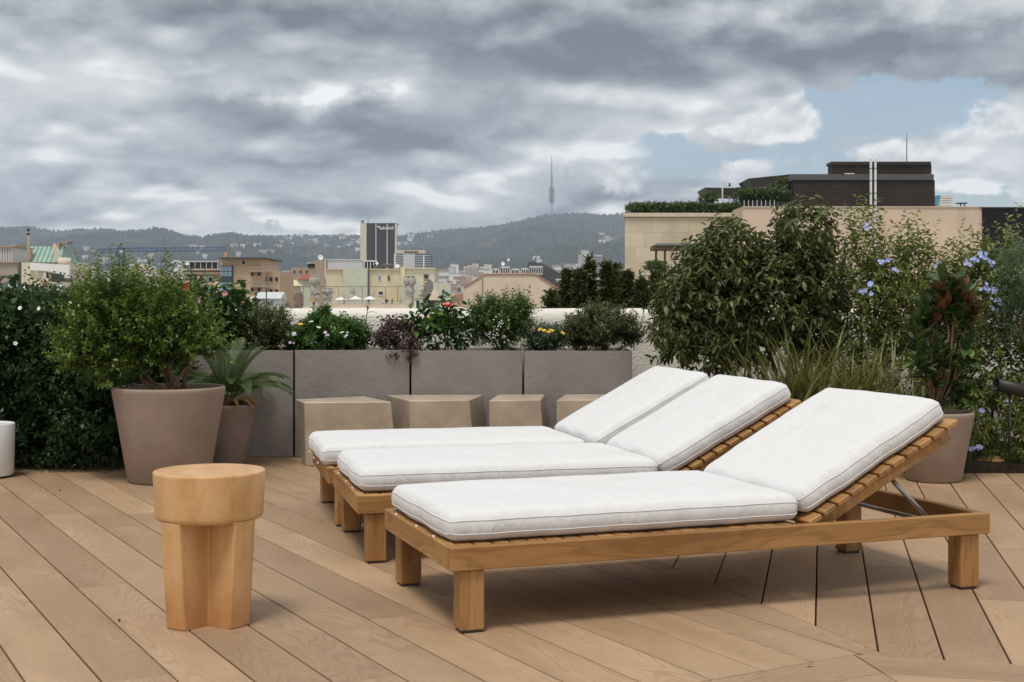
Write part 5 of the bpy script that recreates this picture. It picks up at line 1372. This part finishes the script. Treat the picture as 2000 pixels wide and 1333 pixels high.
# ---- chimney-studded roof terrace
Y = 236.0
deck_z = gz(602, Y)
t = root('roof_terrace_house', 700, Y, 'rooftop terrace among mosaic chimneys with a pale balustrade', 'building')
pbox('wall', t, M['cream'], 552, 905, 601.5, None, Y - 6, 22)
pbox('parapet', t, M['limestone_pale'], 640, 795, 594.5, 601.3, Y - 5.5, .4)
for a in np.arange(642, 794, 5.2): pbox('baluster', t, M['white_wall'], a, a + 1.6, 592.2, 594.3, Y - 5.45, .25)
pbox('handrail', t, M['white_wall'], 640, 795, 591.2, 592.1, Y - 5.5, .35)
def chimney(px, pyt, wpx, label, m='stone_chimney', heads=3, Y=Y - 3):
    t = empty('mosaic_chimney', (gx(px, Y), Y, gz(601.4, Y))); tag(t, label, 'chimney')
    r = wpx / 2 / FOC * Y; H = (601.4 - pyt) / FOC * Y
    MB().lathe([(r * .95, 0), (r * .8, H * .12), (r * .62, H * .2), (r * .58, H * .42), (r * .8, H * .5), (r * .66, H * .58), (r * .6, H * .70)], n=14).build('shaft', M[m], t, True)
    for k in range(heads):
        a = 2 * math.pi * k / heads + .6; rr = r * .48
        c = (math.cos(a) * r * .5, math.sin(a) * r * .5, H * .69)
        MB().lathe([(rr * .7, 0), (rr * 1.05, H * .08), (rr * 1.0, H * .2), (rr * .6, H * .26), (rr * .75, H * .275), (.001, H * .31)], c, 10).build('cowl', M[m], t, True)
    return t
chimney(615, 537, 24, 'tall clustered grey mosaic chimney beside the red-roofed shed')
chimney(619, 566, 15, 'short grey mosaic chimney leaning by the tall clustered one', heads=2, Y=Y - 5)
chimney(640, 562, 26, 'squat clustered mosaic chimney at the end of the balustrade')
chimney(686, 562, 18, 'bell-topped mosaic chimney behind the white parasols', heads=1, Y=Y + 3)
chimney(800, 538, 27, 'large clustered pale mosaic chimney at the far end of the balustrade', heads=4)
t = empty('drum_turret', (gx(570, Y - 8), Y - 8, gz(601.4, Y - 8))); s = (Y - 8) / FOC
MB().lathe([(21 * s, 0), (22 * s, 12 * s), (20.5 * s, 26 * s), (21.5 * s, 30 * s), (18 * s, 31 * s)], n=28).build('drum', M['brown_mosaic'], t, True)
MB().lathe([(17.5 * s, 31 * s), (18 * s, 42 * s)], n=24, close=True).build('neck', M['limestone_dark'], t)
MB().lathe([(21 * s, 42.1 * s), (20 * s, 45 * s), (13 * s, 48 * s), (10 * s, 53 * s), (.001, 55 * s)], n=24).build('dome', M['yellow'], t, True)
for k in range(14):
    a = 2 * math.pi * k / 14
    for zz, rr in ((8, 21.6), (20, 20.9)):
        MB().lathe([(4.0 * s, 0), (3.6 * s, .8 * s), (1.6 * s, .8 * s), (1.2 * s, .1 * s)], n=10).build('roundel', M['brown_mosaic'], t, loc=(math.cos(a) * rr * s, math.sin(a) * rr * s, zz * s), rot=(0, R(90), a))
tag(t, 'drum-shaped brown mosaic turret with roundels and a yellow cap', 'turret')
t = empty('scaled_roof', (gx(828, Y - 4), Y - 4, gz(601.4, Y - 4))); s = (Y - 4) / FOC
prof = [(-16, 0), (-11, 14), (-4, 30), (3, 46), (8, 54), (13, 55), (17, 49), (16, 40), (19, 26), (20, 12), (20, 0)]
mb = MB().prism([(a * s, b_ * s) for a, b_ in prof], 0, 2.2); mb.build('hump', M['scale_tile'], t)
for k in range(9):
    for j in range(5):
        zz = 4 + k * 5.2; lo = np.interp(zz, [p[1] for p in prof[:5]], [p[0] for p in prof[:5]]) + 4; hi = 18 - max(0, zz - 30) * .1
        if lo + (hi - lo) * (j + .5) / 5 < 18 and zz < 50: MB().box(-.24 + 0, .24, -.05, 0, -.2, .2).build('scale', M['scale_tile'], t, loc=((lo + (hi - lo) * (j + .3 + .4 * (k % 2)) / 5) * s, -.005, zz * s), rot=(R(6), R(45), 0))
for k in range(7):
    u = k / 6 * 3.4; i = int(u); f = u - i; a = prof[i]; b_ = prof[i + 1]; pp = (a[0] + (b_[0] - a[0]) * f, a[1] + (b_[1] - a[1]) * f)
    MB().lathe([(.001, -.36), (.30, -.15), (.34, .1), (.001, .36)], n=9).build('ridge_tile', M['ridge_tile'], t, True, loc=(pp[0] * s - .15, .7, pp[1] * s))
tag(t, 'humped roof of grey-blue scale tiles with an ochre rounded ridge', 'roof')
t = empty('cone_pavilion', (gx(849, Y - 6), Y - 6, gz(601.4, Y - 6))); s = (Y - 6) / FOC
MB().lathe([(9 * s, 0), (9 * s, 15 * s)], n=16, close=True).build('wall', M['grey_wall'], t)
MB().lathe([(13 * s, 14.5 * s), (12.5 * s, 17 * s), (6 * s, 30 * s), (2 * s, 36 * s), (1.5 * s, 40 * s), (.001, 41 * s)], n=18).build('cone_roof', M['limestone'], t, True)
for k in range(8):
    a = 2 * math.pi * (k + .5) / 8; MB().box(-.25, .25, -.03, .05, 0, .7).build('window', M['dark'], t, loc=(math.cos(a) * 9 * s, math.sin(a) * 9 * s, 5 * s), rot=(0, 0, a + R(90)))
tag(t, 'small round pavilion with a pale cone roof beside the humped tile roof', 'pavilion')
t = empty('stair_hut', (gx(817, Y - 5), Y - 5, gz(601.4, Y - 5))); s = (Y - 5) / FOC
MB().box(-8 * s, 8 * s, 0, 1.5, 0, 18 * s).build('wall', M['white_wall'], t); MB().box(-4 * s, 2 * s, -.05, -.003, 0, 14 * s).build('door', M['dark'], t); MB().slab([(-9 * s, -.2), (9 * s, -.2), (9 * s, 1.7), (-9 * s, 1.7)], 18.2 * s, 20 * s).build('roof', M['limestone'], t)
tag(t, 'small white stair hut with a dark door below the large pale chimney', 'hut')
for i, (px, py) in enumerate(((665, 580), (694, 578.5), (722.5, 578.5))):
    Yp = Y - 2 + i * .6; t = empty('parasol', (gx(px, Yp), Yp, gz(601.4, Yp))); s = Yp / FOC; H = (601.4 - py) * s
    mb = MB(); nn = 8
    mb.v = [(0, 0, H)] + [(math.cos(2 * math.pi * k / nn) * 13.5 * s, math.sin(2 * math.pi * k / nn) * 13.5 * s, H - 6 * s) for k in range(nn)] + [(math.cos(2 * math.pi * k / nn) * 13.5 * s, math.sin(2 * math.pi * k / nn) * 13.5 * s, H - 7.2 * s) for k in range(nn)] + [(0, 0, H - 1.5 * s)]
    for k in range(nn):
        k2 = (k + 1) % nn; mb.f += [(0, 1 + k, 1 + k2), (1 + k, 1 + nn + k, 1 + nn + k2, 1 + k2), (1 + nn + k, 1 + 2 * nn, 1 + nn + k2)]
    mb.build('canopy', M['canvas'], t); MB().tube([(0, 0, 0), (0, 0, H - 2 * s)], .04, 6).build('pole', M['flue'], t)
    tag(t, ('white parasol next to the squat clustered mosaic chimney', 'white parasol in the middle of three on the distant roof terrace', 'white parasol below the small blue window of the yellow block')[i], 'parasol', 'parasols on the distant roof terrace')
# people on that terrace
def person(px, Yp, h, shirt, trouser, label, turn):
    z0 = gz(601.4, Yp)
    J = {'pel': (0, 0, .52, .085), 'chest': (0, .0, .74, .10), 'neck': (0, 0, .84, .04), 'head': (0, -.01, .90, .058), 'top': (0, -.01, .965, .05)}
    keys = ['pel', 'chest', 'neck', 'head', 'top']; V = [J[k][:3] for k in keys]; Rd = [J[k][3] for k in keys]; E = [(0, 1), (1, 2), (2, 3), (3, 4)]
    for s in (-1, 1):
        k = len(V); V += [(s * .07, 0, .47), (s * .075, .01, .27), (s * .08, .02, .04), (s * .085, -.07, .018)]; Rd += [.06, .045, .03, .025]; E += [(0, k), (k, k + 1), (k + 1, k + 2), (k + 2, k + 3)]
        k = len(V); V += [(s * .12, 0, .79), (s * .15, .01, .63), (s * .14, -.07, .50), (s * .13, -.10, .45)]; Rd += [.045, .034, .026, .022]; E += [(1, k), (k, k + 1), (k + 1, k + 2), (k + 2, k + 3)]
    me = bpy.data.meshes.new('person'); me.from_pydata([tuple(c * h for c in v) for v in V], E, [])
    o = link('person', me, None, None, (gx(px, Yp), Yp, z0), (0, 0, turn))
    sk = o.modifiers.new('skin', 'SKIN')
    for i, r_ in enumerate(Rd): me.skin_vertices[0].data[i].radius = (r_ * h, r_ * h)
    me.skin_vertices[0].data[0].use_root = True
    o.modifiers.new('sub', 'SUBSURF').levels = 1
    m_, g = mat('clothes'); z = g.n('ShaderNodeSeparateXYZ', Vector=ocoord(g)).outputs[2]
    c = g.ramp(g.m('DIVIDE', z, h), [(0, trouser), (.52, shirt), (.845, (.45, .28, .2)), (.94, (.05, .035, .025))], 'CONSTANT'); g.set(g.b, 'Base Color', c); g.set(g.b, 'Roughness', .8)
    me.materials.append(m_); tag(o, label, 'person', 'people on the distant roof terrace')
for px, dy, sh, tr, lab, tn in ((755, -2, (.03, .03, .035), (.04, .04, .05), 'person in black standing by the distant balustrade', .3), (766, -2.4, (.25, .06, .05), (.03, .03, .05), 'person in dark red top standing by the distant balustrade', 2.0), (748, -1, (.6, .55, .5), (.12, .12, .18), 'person in pale top standing beside the person in black', -1), (782, -3, (.5, .35, .2), (.3, .25, .2), 'person in tan clothes near the large pale chimney', 1.2), (672, -3, (.45, .2, .25), (.1, .1, .15), 'person in pink top under a white parasol', .5), (613, -7.4, (.65, .35, .03), (.05, .05, .06), 'person in orange vest beside the tall chimney', .0)):
    person(px, Y + dy, 1.7, sh, tr, lab, tn)

# ---- yellow and sage block
Y = 262.0
t = root('yellow_sage_block', 742, Y, 'long yellow and sage green rendered block with flat roof', 'building')
for a, b_, py, m, dy in ((637, 669.8, 527, 'yellow', 0), (670, 718, 524.5, 'sage', -.5), (720.5, 782, 527, 'yellow', 0), (782.2, 791, 521, 'yellow', -.4), (791.2, 849, 525.5, 'cream', .2)): pbox('wall', t, M[m], a, b_, py, None, Y + dy, 14)
for a, b_, py, dy in ((635.5, 669.8, 525.2, -.4), (720.5, 782, 525.4, -.4), (791.2, 851, 523.8, -.3)): pbox('cornice', t, M['limestone_pale'], a, b_, py, py + 1.7, Y + dy, 14.2)
pbox('gutter_pipe', t, M['lead'], 718.2, 720.3, 524, 600, Y - .6, .5)
window(t, 738, 745, 537.5, 549.5, Y, 'sky_glass'); window(t, 757, 762, 538, 549, Y, 'glass', 'grey_wall'); window(t, 827, 838, 535.5, 551, Y + .2, 'dark', 'grey_wall'); window(t, 738, 750, 568, 578, Y, 'glass')
pbox('lower_wing', t, M['sage'], 782, 880, 553, None, Y - 3, 2.9); window(t, 863, 869, 566, 581, Y - 3, 'dark', 'grey_wall')
pbox('wire_fence', t, M['lead'], 590, 800, 560, 561, Y - 4, .08)
for a in range(592, 800, 23): pbox('fence_post', t, M['lead'], a, a + .8, 561.05, 600, Y - 4, .06)
for a in range(783, 846, 5): pbox('baluster', t, M['sage'], a, a + 1, 546, 552.9, Y - 2.9, .1)
pbox('handrail', t, M['sage'], 782, 848, 545, 545.9, Y - 2.95, .2)
t = root('plant_room_block', 690, Y + 8, 'pale metal-clad rooftop plant room behind the yellow block', 'plant room')
pbox('wall', t, M['pale_metal'], 640, 709, 508.5, 527, Y + 16, 8, ); pbox('roof', t, M['white_wall'], 639, 710, 507, 508.3, Y + 15.8, 8.4)
for a in range(711, 735, 6): pbox('post', t, M['white_wall'], a, a + 1.4, 511.2, 526, Y + 16, .4); pbox('opening', t, M['dark'], a + 1.6, a + 5.8, 512, 526, Y + 16.3, .2)
pbox('beam', t, M['white_wall'], 709.2, 736, 509, 511, Y + 15.9, .8); pbox('base', t, M['white_wall'], 640, 736, 527.1, None, Y + 16.5, 6)
def dish(px, py, r, Y, label):
    t = empty('satellite_dish', (gx(px, Y), Y, gz(py + r * 1.9, Y))); s = Y / FOC
    MB().lathe([(.001, 0), (r * .5 * s, r * .10 * s), (r * s, r * .38 * s), (r * .97 * s, r * .41 * s), (r * .5 * s, r * .14 * s), (.001, .05 * s)], n=18).build('bowl', M['white_wall'], t, True, loc=(0, 0, r * 1.9 * s), rot=(R(70), 0, R(15)))
    MB().tube([(0, .1, 0), (0, .1, r * 1.9 * s)], .06, 6).build('mast', M['flue'], t)
    tag(t, label, 'satellite dish')
dish(776, 520.5, 4.5, Y + 3, 'white satellite dish on the yellow block roof'); dish(736, 515, 3, Y + 3, 'small white satellite dish beside the plant room'); dish(626, 504, 5.5, 300, 'white satellite dish on top of the brown brick block'); dish(365, 516, 4, 188, 'white satellite dish on the brick block terrace')
t = root('roof_ducts', 757, Y + 3, 'grey ventilation ducts along the yellow block roof', 'duct'); t.location.z = gz(525, Y + 3)
mesh_in(t, MB().tube([at(747, 525, Y + 3), at(749, 519, Y + 3), at(765, 518, Y + 3), at(767, 525, Y + 3)], .35, 8), 'duct', M['lead'], True); pbox('fan_box', t, M['lead'], 729, 743, 518, 525, Y + 3.5, 1.2)
# brown brick block, red roofed shed
Y = 305.0
t = root('brown_brick_block', 605, Y, 'brown brick block with a stepped roof line', 'building')
pbox('wall', t, M['brick_brown'], 568, 614.8, 523, None, Y, 14); pbox('stair_tower', t, M['brick_brown'], 615, 636, 508, None, Y - .5, 12); pbox('roof_cabin', t, M['dark'], 601, 614.5, 515, 522.9, Y - .2, 4); pbox('cabin_roof', t, M['white_wall'], 599, 614.6, 513.5, 514.8, Y - .5, 5)
for a in (572, 584, 596): window(t, a, a + 6, 528, 535, Y, 'dark', 'grey_wall')
pbox('striped_pole', t, M['white_wall'], 634.5, 636, 505, 545, Y - 1.2, .3)
Y = 272.0
t = root('red_roof_shed', 594, Y, 'small pavilion with a red tile roof and pale columns', 'shed')
pbox('wall', t, M['sage'], 583, 606, 546.5, None, Y + .6, 4)
mb = MB().add([(gx(581.5, Y), Y, gz(546.3, Y)), (gx(607, Y), Y, gz(546.3, Y)), (gx(605, Y), Y + 3, gz(536, Y)), (gx(587, Y), Y + 3, gz(536, Y)), (gx(581.5, Y), Y + 5, gz(546.3, Y)), (gx(607, Y), Y + 5, gz(546.3, Y))], [(0, 1, 2, 3), (4, 3, 2, 5), (0, 3, 4), (1, 5, 2), (0, 4, 5, 1)]); mesh_in(t, mb, 'roof', M['red_roof'])
for a in range(583, 607, 4): pbox('column', t, M['white_wall'], a, a + 1, 546.6, 553, Y + .2, .15)

# ---- peach gabled hall and slate roof behind it
Y = 175.0
t = root('gabled_hall', 1000, Y, 'wide peach rendered gable wall with a flattened top', 'building')
out = [(903, 700), (1106, 700), (1106, 570), (1087, 563), (1046, 537), (947, 537), (905, 563)]
mesh_in(t, MB().prism([(gx(a, Y), gz(b_, Y) if b_ < 690 else GZ) for a, b_ in out], Y, Y + 10), 'gable', M['peach'])
for (a, b_), (c1, d1) in zip(out[2:6], out[3:7]):
    p, q = at(a, b_ - .8, Y), at(c1, d1 - .8, Y); mb = MB().tube([(p.x, Y - .05, p.z), (q.x, Y - .05, q.z)], .10, 5); mesh_in(t, mb, 'verge_tile', M['terracotta'])
for a in (962, 983, 1004, 1024, 1050): mesh_in(t, MB().box(gx(a, Y) - .12, gx(a, Y) + .12, Y - .03, Y - .004, gz(564, Y) - .12, gz(564, Y) + .12), 'vent', M['limestone_dark'])
pbox('pipe', t, M['lead'], 942, 943, 545, 600, Y - .12, .1)
t = root('slate_roof_house', 1065, 182, 'house with a steep dark slate roof beyond the gabled hall', 'building')
Y = 187.0
mesh_in(t, MB().prism([(gx(1018, Y), gz(545, Y)), (gx(1140, Y), gz(585, Y)), (gx(1104, Y), gz(540, Y)), (gx(1060, Y), gz(515, Y)), (gx(1034, Y), gz(511, Y))], Y, Y + 7), 'roof', M['slate']); pbox('wall', t, M['grey_wall'], 1022, 1110, 575, None, Y + .3, 6.5)
for a, b_, c1, d1 in ((1085, 545, 1097, 552), (1097, 551, 1110, 558)): pbox('skylight', t, M['pale_metal'], a, c1, b_, d1, Y - .1, .09)
for i, (a, b_, p0, lab) in enumerate(((963, 974, 525, 'pale rooftop cooling unit at the end of the gabled hall'), (978, 996, 521, 'large pale rooftop cooling unit with a dish above the gabled hall'), (999, 1014, 525, 'dark-grilled rooftop cooling unit above the gabled hall'), (1018, 1032, 524, 'rooftop cooling unit by the slate roof'), (1034, 1060, 520, 'low white rooftop machine in front of the slate roof'))):
    t = root('cooling_unit', (a + b_) / 2, 178, lab, 'cooling unit'); t.location.z = gz(537, 178)
    pbox('casing', t, M['pale_metal'], a, b_, p0, 536.5, 178, 1.2); k = max(2, int((b_ - a) / 4))
    for j in range(k): pbox('grille', t, M['dark'], a + .8 + j * (b_ - a) / k, a + (j + .7) * (b_ - a) / k, p0 + 3, 534, 177.93, .06)
dish(993, 508, 2.6, 180, 'small round white dish on a thin mast above the gabled hall'); dish(982, 516, 4.0, 180, 'white dish on the large rooftop cooling unit')

# ---- office tower with white lettering, grey office beside it
Y = 1300.0
t = root('office_tower', 740, Y, 'black glass office tower with white roof sign and pale piers', 'tower')
pbox('core', t, M['tower_glass'], 716, 771, 438, None, Y + 4, 30); pbox('end_wall', t, M['cream'], 703.5, 715.8, 437, None, Y + 3, 30)
for a, w in ((733.2, 1.9), (755.2, 1.9), (771.2, 4.0)): pbox('pier', t, M['limestone_pale'], a, a + w, 437.2, None, Y + 2.5, 2)
for (a, b_) in ((716.2, 732.8), (735.4, 754.8), (757.4, 770.8)):
    for r_ in range(20): pbox('floor_band', t, M['louvre'], a, b_, 439 + r_ * 4.2, 440.6 + r_ * 4.2, Y + 3.4, .5)
pbox('roof_edge', t, M['tower_glass'], 704, 775, 436.2, 436.9, Y + 3, 30)
mesh_in(t, MB().tube([at(719, 436, Y + 8), at(719, 427, Y + 8)], .35, 5), 'antenna', M['mast']); mesh_in(t, MB().lathe([(.001, 0), (1.4, .3), (1.4, 1.8), (.001, 2.4)], tuple(at(708, 435.5, Y + 8)), 8), 'beacon', M['lead'])
cu = bpy.data.curves.new('sign_letters', 'FONT'); cu.body = 'Sabadell'; cu.size = 1.0; cu.extrude = .06; cu.offset = .012
tmp = bpy.data.objects.new('tmp', cu); col.objects.link(tmp); bpy.context.view_layer.update()
me = bpy.data.meshes.new_from_object(tmp.evaluated_get(bpy.context.evaluated_depsgraph_get())); bpy.data.objects.remove(tmp)
w_ = max(v.co.x for v in me.vertices); sc_ = (gx(768.5, Y) - gx(740.5, Y)) / w_
me.materials.clear(); me.name = 'sign_letters'; o = link('sign_letters', me, M['sign_white'], t); o.rotation_euler = (R(90), 0, 0); o.scale = (sc_, sc_, 6); p = at(740.5, 448.5, Y + 1.8); o.location = p - t.location
mb = MB().tube([at(738.7, 443.2, Y + 1.6), at(738.7, 443.2, Y + 2.2)], 1.0, 14); mesh_in(t, mb, 'sign_dot', M['sign_white'])
Y = 980.0
t = root('grey_office', 806, Y, 'grey and white office block in front of the hill', 'building')
pbox('core', t, M['glass'], 770, 842, 497, None, Y + 1, 20); pbox('blank_wall', t, M['pale_metal'], 787, 810.5, 496.5, None, Y, .9); pbox('pier', t, M['white_wall'], 769.5, 773, 496, None, Y + .2, .9); pbox('pier', t, M['white_wall'], 826, 829, 498, None, Y + .2, .9)
for r_ in range(7):
    for a, b_ in ((773.2, 786.8), (810.8, 825.8), (829.2, 841.5)): pbox('floor_band', t, M['pale_metal'], a, b_, 499 + r_ * 4.6, 500.3 + r_ * 4.6, Y + .5, .45)
for a in (776, 779.5, 783, 814, 818, 822): pbox('mullion', t, M['pale_metal'], a, a + .7, 497.2, 525, Y + .3, .15)
pbox('roof_storey', t, M['limestone_pale'], 775, 830, 489, 495.8, Y + 3, 12)
for a in range(790, 818, 4): pbox('roof_fan', t, M['dark'], a, a + 2.6, 490.5, 494.5, Y + 2.7, .25)
Y = 900.0
t = root('slab_office', 1155, Y, 'pale grey slab office block rising behind the conifers', 'building')
pbox('core', t, M['pale_metal'], 1132, 1176, 500, None, Y, 20)
for r_ in range(9): pbox('window_band', t, M['grey_wall'], 1134, 1157, 502.5 + r_ * 4.4, 504.5 + r_ * 4.4, Y - .2, .15); pbox('window_band', t, M['lead'], 1158, 1175, 502.5 + r_ * 4.4, 504.5 + r_ * 4.4, Y - .2, .15)
pbox('edge', t, M['white_wall'], 1131, 1177, 498.6, 499.9, Y - .3, 20.5)

# ---- the mass of distant city blocks: each its own building
rs_ = random.Random(77)
kinds = [('cream', 'small distant cream building in the city plain'), ('white_wall', 'small distant white building in the city plain'), ('brick', 'small distant orange brick building in the city plain'), ('grey_wall', 'small distant grey-beige building in the city plain'), ('pink', 'small distant pink building in the city plain'), ('pale_metal', 'small distant pale grey building in the city plain')]
proto = {}
def far_house(px, Y, w, d, h, kind, label, name, group, cat='building'):
    key = (kind, rs_.randrange(3))
    if key not in proto:
        parts = []
        nw = 3 + key[1]
        body = MB().box(-.5, .5, -.5, .5, 0, .93).mesh('wall'); body.materials.append(M[kind])
        top = MB().box(-.52, .52, -.52, .52, .932, 1.0).mesh('roof'); top.materials.append(M['terracotta' if key[1] == 0 else 'grey_wall'])
        box_ = MB().box(-.18, .12, -.2, .2, 1.002, 1.12).mesh('roof_hut'); box_.materials.append(M[kind])
        wn = []
        for r_ in range(4):
            for c__ in range(nw):
                x0 = -.42 + c__ * .84 / nw; wn.append(((x0 + .03, x0 + .84 / nw - .04), (.86 - r_ * .13, .79 - r_ * .13)))
        wmb = [MB().box(a[0], a[1], -.506, -.501, b_[1], b_[0]).mesh('window') for a, b_ in wn[:nw * 2]]
        for m_ in wmb: m_.materials.append(M['dark'])
        proto[key] = (body, top, box_, wmb)
    body, top, box_, wmb = proto[key]
    t = empty(name, ((px - 1000) / FOC * Y, Y, float(plain_z(np.array(Y))) if Y < HY0 else float(hill_z(np.array(float(px)), np.array(float(Y)))) - 1), rs_.uniform(-.15, .15))
    t.scale = (w, d, h)
    link('wall', body, None, t); link('roof', top, None, t)
    if Y < 1100:
        link('roof_hut', box_, None, t)
        for m_ in wmb: link('window', m_, None, t)
    tag(t, label, cat, group)
for i in range(290):
    Y = 480 * (3150 / 480) ** rs_.random(); px = rs_.choice([rs_.uniform(60, 1320), rs_.uniform(130, 370), rs_.uniform(845, 960), rs_.uniform(1080, 1225)])
    k, lab = rs_.choices(kinds, [5, 6, 1.2, 3, 1.5, 3])[0]
    far_house(px, Y, rs_.uniform(10, 24), rs_.uniform(10, 18), rs_.uniform(17, 27) * (1 if Y < 1500 else .9), k, lab, 'city_building', 'distant buildings of the city plain')
spots = [(420, 490, 90), (560, 480, 170), (640, 478, 120), (690, 475, 60), (270, 510, 120), (520, 500, 160), (800, 468, 35), (1090, 515, 120), (1180, 470, 20), (600, 470, 200)]
n_h = 0
while n_h < 130:
    px0, py0, sp = rs_.choice(spots); px = rs_.gauss(px0, sp * .5); py = py0 + rs_.gauss(0, 8)
    ys = np.linspace(HY0, HY1 - 60, 160); zz = hill_z(np.full(160, px), ys); pys = HOR - (zz - EYE) / ys * FOC
    i = int(np.argmin(np.abs(pys - py)))
    if abs(pys[i] - py) > 6 or px > 1215: continue
    k = rs_.choice(['white_wall', 'cream', 'pink', 'white_wall', 'brick'])
    far_house(px, float(ys[i]), rs_.uniform(12, 30), rs_.uniform(12, 20), rs_.uniform(9, 20), k, {'white_wall': 'tiny white house on the wooded hillside', 'cream': 'tiny cream house on the wooded hillside', 'pink': 'tiny pink house on the wooded hillside', 'brick': 'tiny orange house on the wooded hillside'}[k], 'hillside_house', 'houses on the wooded hills', 'house'); n_h += 1

# ---- communications tower on the ridge
Y = 6330.0; bz = gz(424, Y); s = Y / FOC
t = empty('communications_tower', (gx(1077.5, Y), Y, bz - 6))
MB().lathe([(4.6, 0), (4.2, 6 + 26 * s)], n=12, close=True).build('shaft', M['mast'], t)
for k in range(12):
    z = 6 + (27 + k * 2.72) * s; r = 15.5 if 1 <= k <= 9 else 13
    MB().lathe([(r, z), (r, z + 1.15 * s)], n=16, close=True).build('platform', M['mast'], t)
MB().lathe([(5, 6 + 26 * s), (5, 6 + 60 * s)], n=10, close=True).build('core', M['lead'], t)
MB().lathe([(4.6, 6 + 60 * s), (4.2, 6 + 84 * s), (2.8, 6 + 86 * s), (2.4, 6 + 102 * s), (1.5, 6 + 103 * s), (1.2, 6 + 118 * s)], n=10, close=True).build('mast', M['mast'], t)
for k in range(3):
    a = 2 * math.pi * k / 3 + .5; c, s_ = math.cos(a), math.sin(a)
    MB().tube([(c * 12, s_ * 12, 6 + 27 * s), (c * 62, s_ * 62, 0)], .8, 5).build('guy_cable', M['flue'], t)
    MB().tube([(c * 12, s_ * 12, 6 + 57 * s), (c * 5, s_ * 5, 6 + 66 * s)], .5, 5).build('guy_cable', M['flue'], t)
tag(t, 'slender communications tower with stacked platforms on the hill ridge', 'tower')

# ---- the air: pale even haze around everything
mh = bpy.data.materials.new('haze'); mh.use_nodes = True; g = Nodes(mh.node_tree)
o_ = g.n('ShaderNodeOutputMaterial'); v_ = g.n('ShaderNodeVolumePrincipled'); v_.inputs['Color'].default_value = (.68, .81, 1.0, 1); v_.inputs['Density'].default_value = HAZE = 0.000095
g.t.links.new(v_.outputs[0], o_.inputs['Volume'])
hz = MB().box(-7200, 7200, -300, 7300, GZ - 2, 760).build('haze', mh); tag(hz, 'pale blue haze over the city and hills', 'haze', kind='stuff')
